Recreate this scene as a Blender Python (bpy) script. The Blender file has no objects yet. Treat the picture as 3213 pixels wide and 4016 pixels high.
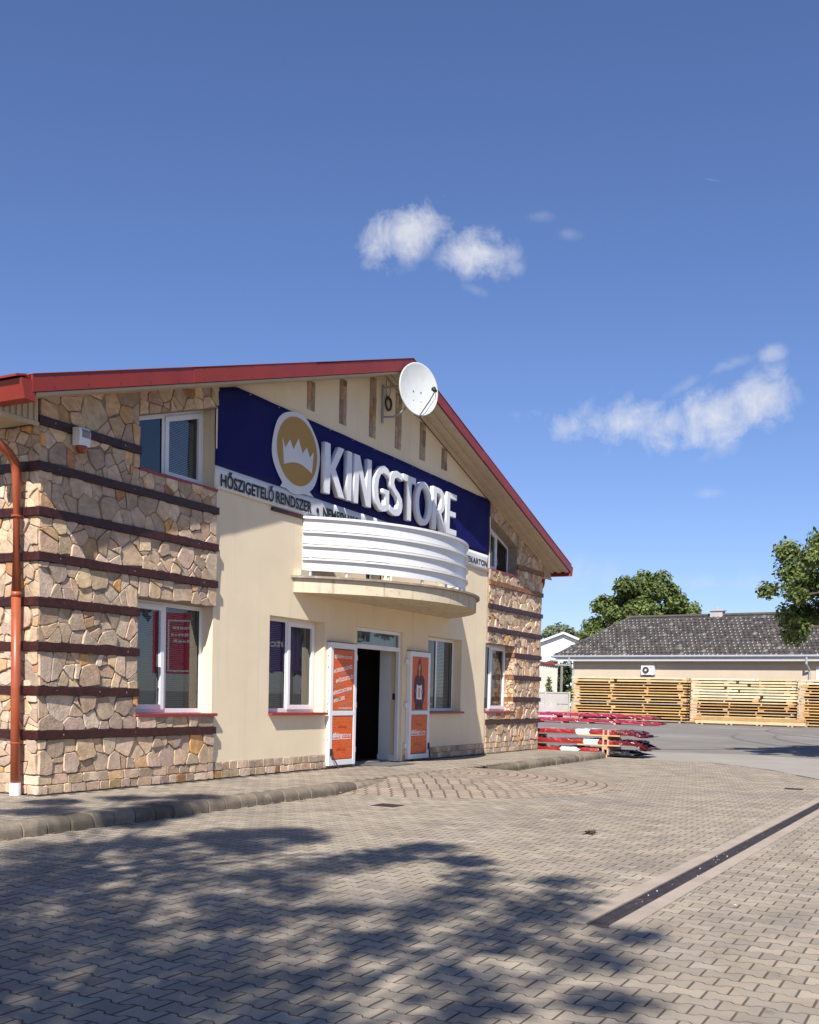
import bpy, bmesh, math, random
import numpy as np
from mathutils import Vector, Matrix

# ------------------------------------------------------------------ camera, world, sun, exposure
S = bpy.context.scene
COL = S.collection
random.seed(7)
RNG = np.random.default_rng(7)
CAMPOS = Vector((-8.9496, -9.8184, 1.3105))
YAW, PITCH, ROLL = math.radians(61.836), math.radians(-2.721), math.radians(-1.334)
F = Vector((math.sin(YAW) * math.cos(PITCH), math.cos(YAW) * math.cos(PITCH), math.sin(PITCH)))
R0 = Vector((math.cos(YAW), -math.sin(YAW), 0))
U0 = R0.cross(F)
R1 = R0 * math.cos(ROLL) - U0 * math.sin(ROLL)
U1 = U0 * math.cos(ROLL) + R0 * math.sin(ROLL)
cd = bpy.data.cameras.new('camera')
cam = bpy.data.objects.new('camera', cd)
COL.objects.link(cam)
cam.matrix_world = Matrix(((R1.x, U1.x, -F.x, CAMPOS.x), (R1.y, U1.y, -F.y, CAMPOS.y), (R1.z, U1.z, -F.z, CAMPOS.z), (0, 0, 0, 1)))
cd.sensor_fit = 'VERTICAL'
cd.sensor_height = 36
cd.sensor_width = 28.8
cd.lens = 4127.2 / 4016 * 36
cd.shift_y = (2920.4 - 2008) / 4016
cd.clip_end = 6000
S.camera = cam

SUND = Vector((2.7, 1.0, -2.9)).normalized()        # direction the sunlight travels
SUN_EL = math.asin(-SUND.z)
SUN_AZ = math.atan2(-SUND.x, -SUND.y)                # compass angle from +Y towards +X
sl = bpy.data.lights.new('sun', 'SUN')
sl.energy = 4.9
sl.angle = math.radians(0.55)
sl.color = (1.0, 0.96, 0.905)
sun = bpy.data.objects.new('sun', sl)
COL.objects.link(sun)
sun.rotation_mode = 'QUATERNION'
sun.rotation_quaternion = SUND.to_track_quat('-Z', 'Y')

S.view_settings.view_transform = 'Standard'
S.view_settings.look = 'None'
S.view_settings.exposure = 0.56
S.view_settings.gamma = 1
S.view_settings.use_curve_mapping = False
S.cycles.max_bounces = 8
S.cycles.diffuse_bounces = 4
S.cycles.transparent_max_bounces = 16
S.cycles.use_denoising = True

W = bpy.data.worlds.new('World')
S.world = W
W.use_nodes = True
NT = W.node_tree
NT.nodes.clear()


def nn(nt, t, **kw):
    n = nt.nodes.new(t)
    for k, v in kw.items():
        setattr(n, k, v)
    return n


def mathn(nt, op, a, b=None, c=None, clamp=False):
    n = nn(nt, 'ShaderNodeMath', operation=op)
    n.use_clamp = clamp
    for i, v in enumerate((a, b, c)):
        if v is None:
            continue
        if isinstance(v, (int, float)):
            n.inputs[i].default_value = v
        else:
            nt.links.new(v, n.inputs[i])
    return n.outputs[0]


def vdot(nt, sock, vec):
    n = nn(nt, 'ShaderNodeVectorMath', operation='DOT_PRODUCT')
    nt.links.new(sock, n.inputs[0])
    n.inputs[1].default_value = vec
    return n.outputs['Value']


def pix_dir(x, y):
    return (F + R1 * ((x - 1606.5) / 4127.2) - U1 * ((y - 2920.4) / 4127.2)).normalized()


sky = nn(NT, 'ShaderNodeTexSky', sky_type='NISHITA')
sky.sun_disc = False
sky.sun_elevation = SUN_EL
sky.sun_rotation = SUN_AZ
sky.altitude = 250
sky.air_density = 1.0
sky.dust_density = 0.2
sky.ozone_density = 2.2
tc = nn(NT, 'ShaderNodeTexCoord')
dirs = tc.outputs['Generated']
noi = nn(NT, 'ShaderNodeTexNoise')
noi.inputs['Scale'].default_value = 34
noi.inputs['Detail'].default_value = 9
noi.inputs['Roughness'].default_value = 0.68
noi.inputs['Distortion'].default_value = 0.35
NT.links.new(dirs, noi.inputs['Vector'])
noi2 = nn(NT, 'ShaderNodeTexNoise')
noi2.inputs['Scale'].default_value = 13
noi2.inputs['Detail'].default_value = 3
NT.links.new(dirs, noi2.inputs['Vector'])
noi3 = nn(NT, 'ShaderNodeTexNoise')
noi3.inputs['Scale'].default_value = 75
noi3.inputs['Detail'].default_value = 6
noi3.inputs['Roughness'].default_value = 0.6
NT.links.new(dirs, noi3.inputs['Vector'])
k = 1.8626
#        centre x, y, half width, half height, tilt, density   (a cloud of the sky, as a direction)
CLOUDS = [(850, 490, 104, 56, 0.32, 1.0), (1002, 532, 84, 46, -0.15, 1.0), (1080, 562, 40, 24, -0.35, 0.5),
          (1330, 892, 205, 50, 0.0, 0.95), (1500, 880, 170, 62, 0.25, 1.0), (1585, 838, 85, 52, 0.5, 0.75), (1195, 900, 62, 34, 0.35, 0.6),
          (1435, 815, 70, 18, 0.55, 0.36), (1535, 770, 75, 18, 0.35, 0.36), (1628, 745, 36, 20, 0.2, 0.55),
          (1490, 1040, 50, 14, 0.1, 0.28), (1140, 455, 40, 16, 0, 0.22), (1200, 495, 34, 18, 0, 0.26), (1000, 610, 40, 14, -0.3, 0.2),
          (1490, 1228, 300, 30, 0.0, 0.4), (1240, 1215, 190, 60, 0.0, 0.3), (1500, 379, 34, 2.2, -0.16, 0.25)]
acc = None
for cx, cy, hw, hh, tilt, dens in CLOUDS:
    c = pix_dir(cx * k, cy * k)
    r = (R1 - c * R1.dot(c)).normalized()
    u = r.cross(c).normalized()
    rr = r * math.cos(tilt) + u * math.sin(tilt)
    uu = u * math.cos(tilt) - r * math.sin(tilt)
    f = 4127.2 / k
    cosv = 1 / (c.dot(F))
    a = hw / f / cosv
    b = hh / f / cosv
    ds = mathn(NT, 'MAXIMUM', vdot(NT, dirs, c), 0.0)
    x = mathn(NT, 'DIVIDE', vdot(NT, dirs, rr), a)
    y = mathn(NT, 'DIVIDE', vdot(NT, dirs, uu), b)
    d2 = mathn(NT, 'ADD', mathn(NT, 'MULTIPLY', x, x), mathn(NT, 'MULTIPLY', y, y))
    fall = mathn(NT, 'SUBTRACT', (1.04 if hw > 75 else 0.86) if dens > 0.5 else 0.70, mathn(NT, 'SQRT', d2))
    n1 = mathn(NT, 'MULTIPLY', mathn(NT, 'SUBTRACT', noi.outputs['Fac'], 0.5), 2.6)
    n2 = mathn(NT, 'MULTIPLY', mathn(NT, 'SUBTRACT', noi2.outputs['Fac'], 0.5), 2.2)
    e = mathn(NT, 'ADD', mathn(NT, 'ADD', fall, n1), n2)
    e = mathn(NT, 'MULTIPLY', e, 0.95, clamp=True)
    e = mathn(NT, 'MULTIPLY', e, mathn(NT, 'ADD', mathn(NT, 'MULTIPLY', noi3.outputs['Fac'], 0.6), 0.62), clamp=True)
    e = mathn(NT, 'MULTIPLY', e, mathn(NT, 'MULTIPLY', mathn(NT, 'ADD', fall, 0.45), 1.6, clamp=True))
    front = mathn(NT, 'GREATER_THAN', ds, 0.5)
    e = mathn(NT, 'MULTIPLY', mathn(NT, 'MULTIPLY', e, front), dens)
    acc = e if acc is None else mathn(NT, 'MAXIMUM', acc, e)
mixc = nn(NT, 'ShaderNodeMix', data_type='RGBA')
NT.links.new(mathn(NT, 'MULTIPLY', acc, 0.86, clamp=True), mixc.inputs['Factor'])
skyt = nn(NT, 'ShaderNodeMix', data_type='RGBA', blend_type='MULTIPLY')
skyt.inputs['Factor'].default_value = 1
skyt.inputs['B'].default_value = (0.58, 0.63, 0.84, 1)
NT.links.new(sky.outputs[0], skyt.inputs['A'])
NT.links.new(skyt.outputs['Result'], mixc.inputs['A'])
mixc.inputs['B'].default_value = (5.0, 5.1, 5.5, 1)
bg = nn(NT, 'ShaderNodeBackground')
NT.links.new(mixc.outputs['Result'], bg.inputs['Color'])
bg.inputs['Strength'].default_value = 0.107
wo = nn(NT, 'ShaderNodeOutputWorld')
NT.links.new(bg.outputs[0], wo.inputs[0])


# ------------------------------------------------------------------ helpers
def world_mat(o):
    return world_mat(o.parent) @ o.matrix_parent_inverse @ o.matrix_basis if o.parent else o.matrix_basis.copy()


def adopt(o, parent):
    if parent is not None:
        o.parent = parent
        o.matrix_parent_inverse = world_mat(parent).inverted()
    return o


def tag(o, label=None, cat=None, group=None, kind=None):
    for kk, v in (('label', label), ('category', cat), ('group', group), ('kind', kind)):
        if v:
            o[kk] = v
    return o


def empty(name, loc, rz=0, label=None, cat=None, group=None):
    o = bpy.data.objects.new(name, None)
    o.empty_display_size = 0.3
    o.location = loc
    o.rotation_euler = (0, 0, rz)
    COL.objects.link(o)
    return tag(o, label, cat, group)


def copy_tree(o, parent=None):
    c = o.copy()
    COL.objects.link(c)
    if parent is not None:
        c.parent = parent
    for ch in [x for x in KIDS.get(o.name, [])]:
        copy_tree(ch, c)
    KIDS[c.name] = [x for x in COL.objects if x.parent == c] if KIDS.get(o.name) else []
    return c


KIDS = {}


class MB:
    def __init__(s):
        s.v, s.f, s.m, s.t = [], [], [], []

    def add(s, verts, faces, mat=0, tint=None, M=None):
        o = len(s.v)
        s.v += [tuple(M @ Vector(p)) for p in verts] if M is not None else [tuple(p) for p in verts]
        for f in faces:
            s.f.append(tuple(i + o for i in f))
            s.m.append(mat)
            s.t.append(tint)
        return s

    def box(s, x0, x1, y0, y1, z0, z1, mat=0, tint=None, M=None):
        if x0 > x1: x0, x1 = x1, x0
        if y0 > y1: y0, y1 = y1, y0
        v = [(x0, y0, z0), (x1, y0, z0), (x1, y1, z0), (x0, y1, z0), (x0, y0, z1), (x1, y0, z1), (x1, y1, z1), (x0, y1, z1)]
        return s.add(v, [(0, 3, 2, 1), (4, 5, 6, 7), (0, 1, 5, 4), (1, 2, 6, 5), (2, 3, 7, 6), (3, 0, 4, 7)], mat, tint, M)

    def prism(s, poly, y0, y1, mat=0, tint=None, M=None):
        """polygon in (x, z), extruded along y; front face at y0"""
        n = len(poly)
        v = [(x, y0, z) for x, z in poly] + [(x, y1, z) for x, z in poly]
        f = [tuple(range(n)), tuple(range(2 * n - 1, n - 1, -1))] + [(i, i + n, (i + 1) % n + n, (i + 1) % n) for i in range(n)]
        return s.add(v, f, mat, tint, M)

    def slab(s, poly, z0, z1, mat=0, tint=None, M=None):
        n = len(poly)
        v = [(x, y, z0) for x, y in poly] + [(x, y, z1) for x, y in poly]
        f = [tuple(range(n - 1, -1, -1)), tuple(range(n, 2 * n))] + [(i, (i + 1) % n, (i + 1) % n + n, i + n) for i in range(n)]
        return s.add(v, f, mat, tint, M)

    def tube(s, pts, r, n=10, mat=0, tint=None, caps=True, M=None):
        pts = [Vector(p) for p in pts]
        vs, fs = [], []
        prev = None
        for i, p in enumerate(pts):
            d = (pts[min(i + 1, len(pts) - 1)] - pts[max(i - 1, 0)]).normalized()
            a = d.cross(Vector((0, 0, 1)))
            if a.length < 1e-3: a = d.cross(Vector((0, 1, 0)))
            a.normalize()
            if prev is not None and a.dot(prev) < 0: a = -a
            prev = a
            b = d.cross(a)
            ri = r[i] if isinstance(r, (list, tuple)) else r
            for j in range(n):
                t = 2 * math.pi * j / n
                vs.append(p + (a * math.cos(t) + b * math.sin(t)) * ri)
        for i in range(len(pts) - 1):
            for j in range(n):
                fs.append((i * n + j, i * n + (j + 1) % n, (i + 1) * n + (j + 1) % n, (i + 1) * n + j))
        if caps:
            fs.append(tuple(range(n - 1, -1, -1)))
            fs.append(tuple(range((len(pts) - 1) * n, len(pts) * n)))
        return s.add(vs, fs, mat, tint, M)

    def bar(s, a, b, w, h, mat=0, tint=None):
        """a square bar from a to b"""
        a, b = Vector(a), Vector(b)
        d = (b - a).normalized()
        x = d.cross(Vector((0, 0, 1)))
        if x.length < 1e-3: x = Vector((1, 0, 0))
        x.normalize()
        y = x.cross(d)
        v = []
        for p in (a, b):
            for i, j in ((-1, -1), (1, -1), (1, 1), (-1, 1)):
                v.append(p + x * (w / 2 * i) + y * (h / 2 * j))
        return s.add(v, [(0, 1, 2, 3), (7, 6, 5, 4), (0, 4, 5, 1), (1, 5, 6, 2), (2, 6, 7, 3), (3, 7, 4, 0)], mat, tint)

    def lathe(s, prof, c, n=24, mat=0, tint=None, M=None):
        """profile (r, z) about a vertical axis at c"""
        vs, fs = [], []
        for r, z in prof:
            for j in range(n):
                t = 2 * math.pi * j / n
                vs.append((c[0] + r * math.cos(t), c[1] + r * math.sin(t), c[2] + z))
        for i in range(len(prof) - 1):
            for j in range(n):
                fs.append((i * n + j, i * n + (j + 1) % n, (i + 1) * n + (j + 1) % n, (i + 1) * n + j))
        return s.add(vs, fs, mat, tint, M)

    def mesh(s, name, mats, smooth=False):
        me = bpy.data.meshes.new(name)
        me.from_pydata(s.v, [], s.f)
        for m in (mats if isinstance(mats, (list, tuple)) else [mats]):
            me.materials.append(m)
        if any(s.m):
            me.polygons.foreach_set('material_index', s.m)
        if any(t is not None for t in s.t):
            ca = me.color_attributes.new('tint', 'FLOAT_COLOR', 'CORNER')
            arr = []
            for p, t in zip(s.f, s.t):
                t = t or (1, 1, 1)
                arr += [t[0], t[1], t[2], 1.0] * len(p)
            ca.data.foreach_set('color', arr)
        if smooth:
            me.polygons.foreach_set('use_smooth', [True] * len(me.polygons))
        me.update()
        return me

    def build(s, name, mats, parent=None, smooth=False, bevel=0, loc=None):
        o = bpy.data.objects.new(name, s.mesh(name, mats, smooth))
        COL.objects.link(o)
        if loc is not None: o.location = loc
        adopt(o, parent)
        if bevel:
            b = o.modifiers.new('bevel', 'BEVEL')
            b.width = bevel
            b.segments = 2
            b.limit_method = 'ANGLE'
        return o


def link_mesh(name, me, parent=None, M=None):
    o = bpy.data.objects.new(name, me)
    COL.objects.link(o)
    if M is not None: o.matrix_basis = M
    return adopt(o, parent)


def np_mesh(name, verts, faces, tints, mat):
    """fast mesh of equal-sized faces: verts (N,3), faces (M,k), tints per face (M,3)"""
    me = bpy.data.meshes.new(name)
    m, kk = faces.shape
    me.vertices.add(len(verts))
    me.vertices.foreach_set('co', verts.astype(np.float32).ravel())
    me.loops.add(m * kk)
    me.loops.foreach_set('vertex_index', faces.astype(np.int32).ravel())
    me.polygons.add(m)
    me.polygons.foreach_set('loop_start', np.arange(0, m * kk, kk, dtype=np.int32))
    me.update(calc_edges=True)
    if tints is not None:
        ca = me.color_attributes.new('tint', 'FLOAT_COLOR', 'CORNER')
        c = np.ones((m, kk, 4), np.float32)
        c[:, :, :3] = tints[:, None, :]
        ca.data.foreach_set('color', c.ravel())
    me.materials.append(mat)
    me.shade_flat()
    return me


# ------------------------------------------------------------------ materials
def MAT(name, col, rough=0.7, tint=False, var=0.0, vscale=6.0, bump=0.0, bscale=60.0, metal=0.0, spec=0.5, stain=None, coat=0.0, detail=6, objco=False, trans=0.0, fine=0.0, streak=None):
    m = bpy.data.materials.new(name)
    m.use_nodes = True
    nt = m.node_tree
    p = nt.nodes['Principled BSDF']
    p.inputs['Roughness'].default_value = rough
    p.inputs['Metallic'].default_value = metal
    p.inputs['Specular IOR Level'].default_value = spec
    p.inputs['Coat Weight'].default_value = coat
    co = nn(nt, 'ShaderNodeTexCoord').outputs['Object'] if objco else nn(nt, 'ShaderNodeNewGeometry').outputs['Position']
    if tint:
        at = nn(nt, 'ShaderNodeAttribute', attribute_name='tint')
        mx = nn(nt, 'ShaderNodeMix', data_type='RGBA', blend_type='MULTIPLY')
        mx.inputs['Factor'].default_value = 1
        mx.inputs['A'].default_value = (*col, 1)
        nt.links.new(at.outputs['Color'], mx.inputs['B'])
        c = mx.outputs['Result']
    else:
        rgb = nn(nt, 'ShaderNodeRGB')
        rgb.outputs[0].default_value = (*col, 1)
        c = rgb.outputs[0]

    def noise(sc, det=6, dist=0.0, rough_=0.6):
        n = nn(nt, 'ShaderNodeTexNoise')
        n.inputs['Scale'].default_value = sc
        n.inputs['Detail'].default_value = det
        n.inputs['Roughness'].default_value = rough_
        n.inputs['Distortion'].default_value = dist
        nt.links.new(co, n.inputs['Vector'])
        return n.outputs['Fac']

    def mul(c, fac_sock, lo, hi):
        mr = nn(nt, 'ShaderNodeMapRange')
        mr.inputs['From Min'].default_value = 0.3
        mr.inputs['From Max'].default_value = 0.7
        mr.inputs['To Min'].default_value = lo
        mr.inputs['To Max'].default_value = hi
        nt.links.new(fac_sock, mr.inputs['Value'])
        vm = nn(nt, 'ShaderNodeVectorMath', operation='SCALE')
        nt.links.new(c, vm.inputs[0])
        nt.links.new(mr.outputs[0], vm.inputs['Scale'])
        return vm.outputs[0]

    if var:
        c = mul(c, noise(vscale, detail), 1 - var, 1 + var)
    if fine:
        c = mul(c, noise(bscale, 3), 1 - fine, 1 + fine)
    for st in ([stain] if stain and not isinstance(stain, list) else (stain or [])):
        scol, ssc, thr, width, amt = st
        mr = nn(nt, 'ShaderNodeMapRange', interpolation_type='SMOOTHSTEP')
        mr.inputs['From Min'].default_value = thr
        mr.inputs['From Max'].default_value = thr + width
        mr.inputs['To Max'].default_value = amt
        nt.links.new(noise(ssc, 6, 0.6), mr.inputs['Value'])
        mx = nn(nt, 'ShaderNodeMix', data_type='RGBA')
        nt.links.new(mr.outputs[0], mx.inputs['Factor'])
        nt.links.new(c, mx.inputs['A'])
        mx.inputs['B'].default_value = (*scol, 1)
        c = mx.outputs['Result']
    if streak:
        # rain streaks: noise drawn out along the vertical
        scol, thr, width, amt = streak
        mp = nn(nt, 'ShaderNodeMapping')
        mp.inputs['Scale'].default_value = (9, 9, 0.45)
        nt.links.new(co, mp.inputs['Vector'])
        n = nn(nt, 'ShaderNodeTexNoise')
        n.inputs['Scale'].default_value = 1
        n.inputs['Detail'].default_value = 5
        nt.links.new(mp.outputs[0], n.inputs['Vector'])
        mr = nn(nt, 'ShaderNodeMapRange', interpolation_type='SMOOTHSTEP')
        mr.inputs['From Min'].default_value = thr
        mr.inputs['From Max'].default_value = thr + width
        mr.inputs['To Max'].default_value = amt
        nt.links.new(n.outputs['Fac'], mr.inputs['Value'])
        mx = nn(nt, 'ShaderNodeMix', data_type='RGBA')
        nt.links.new(mr.outputs[0], mx.inputs['Factor'])
        nt.links.new(c, mx.inputs['A'])
        mx.inputs['B'].default_value = (*scol, 1)
        c = mx.outputs['Result']
    nt.links.new(c, p.inputs['Base Color'])
    if bump:
        b = nn(nt, 'ShaderNodeBump')
        b.inputs['Strength'].default_value = 1.0
        b.inputs['Distance'].default_value = bump
        nt.links.new(noise(bscale, 4), b.inputs['Height'])
        nt.links.new(b.outputs[0], p.inputs['Normal'])
    if trans:
        tr = nn(nt, 'ShaderNodeBsdfTranslucent')
        nt.links.new(c, tr.inputs['Color'])
        ms = nn(nt, 'ShaderNodeMixShader')
        ms.inputs[0].default_value = trans
        nt.links.new(p.outputs[0], ms.inputs[1])
        nt.links.new(tr.outputs[0], ms.inputs[2])
        nt.links.new(ms.outputs[0], nt.nodes['Material Output'].inputs['Surface'])
    return m


def stone_mat(name):
    m = bpy.data.materials.new(name)
    m.use_nodes = True
    nt = m.node_tree
    p = nt.nodes['Principled BSDF']
    p.inputs['Roughness'].default_value = 0.85
    p.inputs['Specular IOR Level'].default_value = 0.25
    pos = nn(nt, 'ShaderNodeNewGeometry').outputs['Position']
    at = nn(nt, 'ShaderNodeAttribute', attribute_name='tint')
    # each stone has its own offset in the texture, taken from its tint
    off = nn(nt, 'ShaderNodeVectorMath', operation='MULTIPLY_ADD')
    nt.links.new(at.outputs['Color'], off.inputs[0])
    off.inputs[1].default_value = (37, 53, 71)
    nt.links.new(pos, off.inputs[2])
    vr = nn(nt, 'ShaderNodeVectorRotate', rotation_type='EULER_XYZ')
    nt.links.new(off.outputs[0], vr.inputs['Vector'])
    rs = nn(nt, 'ShaderNodeVectorMath', operation='SCALE')
    nt.links.new(at.outputs['Color'], rs.inputs[0])
    rs.inputs['Scale'].default_value = 61
    nt.links.new(rs.outputs[0], vr.inputs['Rotation'])
    co = vr.outputs[0]
    n = nn(nt, 'ShaderNodeTexNoise')
    n.inputs['Scale'].default_value = 7
    n.inputs['Detail'].default_value = 8
    n.inputs['Roughness'].default_value = 0.65
    nt.links.new(co, n.inputs['Vector'])
    w = nn(nt, 'ShaderNodeTexWave')
    w.inputs['Scale'].default_value = 4.0
    w.inputs['Distortion'].default_value = 9
    w.inputs['Detail'].default_value = 4
    w.inputs['Detail Scale'].default_value = 1.4
    nt.links.new(co, w.inputs['Vector'])
    h = mathn(nt, 'ADD', mathn(nt, 'MULTIPLY', n.outputs['Fac'], 1.2), mathn(nt, 'MULTIPLY', w.outputs['Fac'], 0.13))
    sc = nn(nt, 'ShaderNodeMapRange')
    sc.inputs['From Min'].default_value = 0.4
    sc.inputs['From Max'].default_value = 1.05
    sc.inputs['To Min'].default_value = 0.68
    sc.inputs['To Max'].default_value = 1.28
    nt.links.new(h, sc.inputs['Value'])
    vm = nn(nt, 'ShaderNodeVectorMath', operation='SCALE')
    nt.links.new(at.outputs['Color'], vm.inputs[0])
    nt.links.new(sc.outputs[0], vm.inputs['Scale'])
    # rusty blotches
    n3 = nn(nt, 'ShaderNodeTexNoise')
    n3.inputs['Scale'].default_value = 3.2
    n3.inputs['Detail'].default_value = 5
    nt.links.new(co, n3.inputs['Vector'])
    mr = nn(nt, 'ShaderNodeMapRange', interpolation_type='SMOOTHSTEP')
    mr.inputs['From Min'].default_value = 0.56
    mr.inputs['From Max'].default_value = 0.74
    mr.inputs['To Max'].default_value = 0.5
    nt.links.new(n3.outputs['Fac'], mr.inputs['Value'])
    mx = nn(nt, 'ShaderNodeMix', data_type='RGBA')
    nt.links.new(mr.outputs[0], mx.inputs['Factor'])
    nt.links.new(vm.outputs[0], mx.inputs['A'])
    mx.inputs['B'].default_value = (0.40, 0.24, 0.125, 1)
    nt.links.new(mx.outputs['Result'], p.inputs['Base Color'])
    n2 = nn(nt, 'ShaderNodeTexNoise')
    n2.inputs['Scale'].default_value = 38
    n2.inputs['Detail'].default_value = 6
    nt.links.new(co, n2.inputs['Vector'])
    hh = mathn(nt, 'ADD', mathn(nt, 'MULTIPLY', n2.outputs['Fac'], 0.5), mathn(nt, 'MULTIPLY', n.outputs['Fac'], 0.8))
    b = nn(nt, 'ShaderNodeBump')
    b.inputs['Strength'].default_value = 0.9
    b.inputs['Distance'].default_value = 0.012
    nt.links.new(hh, b.inputs['Height'])
    nt.links.new(b.outputs[0], p.inputs['Normal'])
    return m


def glass_mat(name, tintc=(0.75, 0.8, 0.8)):
    m = bpy.data.materials.new(name)
    m.use_nodes = True
    nt = m.node_tree
    nt.nodes.clear()
    tr = nn(nt, 'ShaderNodeBsdfTransparent')
    tr.inputs[0].default_value = (*tintc, 1)
    gl = nn(nt, 'ShaderNodeBsdfGlossy')
    gl.inputs['Roughness'].default_value = 0.01
    gl.inputs['Color'].default_value = (0.95, 0.95, 0.95, 1)
    fr = nn(nt, 'ShaderNodeFresnel')
    fr.inputs[0].default_value = 1.95
    ms = nn(nt, 'ShaderNodeMixShader')
    nt.links.new(fr.outputs[0], ms.inputs[0])
    nt.links.new(tr.outputs[0], ms.inputs[1])
    nt.links.new(gl.outputs[0], ms.inputs[2])
    o = nn(nt, 'ShaderNodeOutputMaterial')
    nt.links.new(ms.outputs[0], o.inputs[0])
    return m


m_stone = stone_mat('natural_stone')
m_mortar = MAT('mortar', (0.30, 0.24, 0.19), 0.9, var=0.2, vscale=9, bump=0.006, bscale=90)
m_plaster = MAT('cream_plaster', (0.84, 0.70, 0.485), 0.88, var=0.045, streak=((0.50, 0.42, 0.31), 0.52, 0.3, 0.16), vscale=1.3, bump=0.004, bscale=130, spec=0.2, stain=((0.62, 0.54, 0.42), 0.9, 0.58, 0.25, 0.25))
m_plaster_dirty = MAT('weathered_cream_plaster', (0.62, 0.525, 0.375), 0.9, streak=((0.22, 0.18, 0.14), 0.52, 0.2, 0.6), var=0.08, vscale=3, bump=0.004, bscale=60, spec=0.2, stain=[((0.30, 0.25, 0.20), 9, 0.60, 0.10, 0.75), ((0.5, 0.44, 0.36), 3, 0.52, 0.2, 0.5)])
m_band = MAT('dark_brown_wood', (0.046, 0.0115, 0.0085), 0.45, var=0.45, vscale=14, bump=0.004, bscale=50, spec=0.45, stain=((0.10, 0.045, 0.035), 22, 0.63, 0.1, 0.5))
m_band_worn = MAT('worn_brown_wood', (0.26, 0.115, 0.045), 0.6, var=0.4, vscale=9, bump=0.004, bscale=50, stain=((0.12, 0.05, 0.03), 8, 0.5, 0.15, 0.8))
m_screw = MAT('screw_steel', (0.5, 0.45, 0.42), 0.4, metal=0.6)
m_redmetal = MAT('red_sheet_metal', (0.26, 0.030, 0.016), 0.42, var=0.10, vscale=1.6, spec=0.5, stain=((0.20, 0.05, 0.04), 4, 0.6, 0.2, 0.4))
m_copper = MAT('copper_brown_pipe', (0.37, 0.085, 0.033), 0.38, var=0.12, vscale=5, spec=0.5)
m_soffit = MAT('beige_soffit', (0.52, 0.43, 0.31), 0.6, var=0.06, vscale=5, spec=0.35)
m_white = MAT('white_pvc', (0.80, 0.80, 0.80), 0.32, var=0.03, vscale=4, spec=0.5)
m_rail = MAT('white_painted_metal', (0.70, 0.70, 0.69), 0.35, var=0.03, vscale=3)
m_glass = glass_mat('window_glass')
m_blind = MAT('grey_blind', (0.68, 0.67, 0.63), 0.6, var=0.05)
m_curtain = MAT('pale_curtain', (0.62, 0.58, 0.50), 0.8, var=0.06, vscale=12, trans=0.3)
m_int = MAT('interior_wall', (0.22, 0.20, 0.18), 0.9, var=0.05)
m_intshade = MAT('interior_shade', (0.016, 0.008, 0.007), 0.8, var=0.2)  # near-black: the shade of the unlit doorway is put into this colour
m_sill = MAT('red_window_sill', (0.28, 0.035, 0.034), 0.4, var=0.1, vscale=4)
m_blue = MAT('blue_banner_vinyl', (0.0080, 0.0090, 0.092), 0.62, var=0.08, vscale=2, spec=0.12)
m_strip = MAT('white_banner_vinyl', (0.70, 0.70, 0.70), 0.6, spec=0.2, var=0.04, vscale=2)
m_gold = MAT('gold_print', (0.42, 0.235, 0.035), 0.5, var=0.03)
m_black = MAT('black_print', (0.012, 0.012, 0.014), 0.5)
m_letter = MAT('white_letter', (0.80, 0.79, 0.80), 0.45, var=0.03)
m_dish = MAT('dish_paint', (0.56, 0.58, 0.56), 0.45, var=0.06, vscale=6, stain=((0.4, 0.38, 0.32), 14, 0.62, 0.1, 0.3))
m_steel = MAT('galvanised_steel', (0.42, 0.43, 0.44), 0.45, metal=0.7, var=0.1)
m_dark = MAT('dark_plastic', (0.02, 0.02, 0.022), 0.5)
m_orangeposter = MAT('orange_poster', (0.72, 0.115, 0.012), 0.4, var=0.04)
m_posterdark = MAT('dark_orange_print', (0.33, 0.055, 0.012), 0.4)
m_postergrey = MAT('grey_print', (0.36, 0.26, 0.22), 0.4)
m_white_print = MAT('white_print', (0.82, 0.80, 0.78), 0.5)
m_skin = MAT('skin_print', (0.50, 0.26, 0.17), 0.5)
m_hair = MAT('hair_print', (0.13, 0.05, 0.025), 0.5)
m_maroon = MAT('maroon_print', (0.085, 0.015, 0.03), 0.5)
m_navy = MAT('dark_cloth_print', (0.025, 0.014, 0.02), 0.5)
m_paver = MAT('concrete_paver', (1, 1, 1), 0.88, tint=True, var=0.16, vscale=2.2, bump=0.0025, bscale=240, spec=0.25, fine=0.14, stain=[((0.16, 0.14, 0.125), 0.45, 0.50, 0.2, 0.45), ((0.42, 0.38, 0.33), 0.8, 0.56, 0.2, 0.30), ((0.10, 0.09, 0.08), 2.6, 0.68, 0.06, 0.5)])
m_joint = MAT('joint_sand', (0.105, 0.086, 0.067), 0.95, var=0.35, vscale=30, bump=0.004, bscale=200, fine=0.3)
m_kerb = MAT('kerb_concrete', (1.0, 0.96, 0.90), 0.9, tint=True, var=0.2, vscale=6, bump=0.004, bscale=120, spec=0.2, fine=0.15, stain=[((0.10, 0.09, 0.075), 3.2, 0.48, 0.2, 0.7), ((0.40, 0.36, 0.30), 8, 0.6, 0.15, 0.35)])
m_concrete = MAT('light_concrete', (0.36, 0.29, 0.225), 0.9, var=0.14, vscale=3, bump=0.002, bscale=150, fine=0.12, stain=((0.25, 0.2, 0.16), 2, 0.55, 0.2, 0.5))
m_grate = MAT('rusty_grate', (0.055, 0.042, 0.042), 0.6, var=0.35, vscale=12, metal=0.4, stain=((0.16, 0.10, 0.07), 9, 0.6, 0.15, 0.6))
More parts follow.
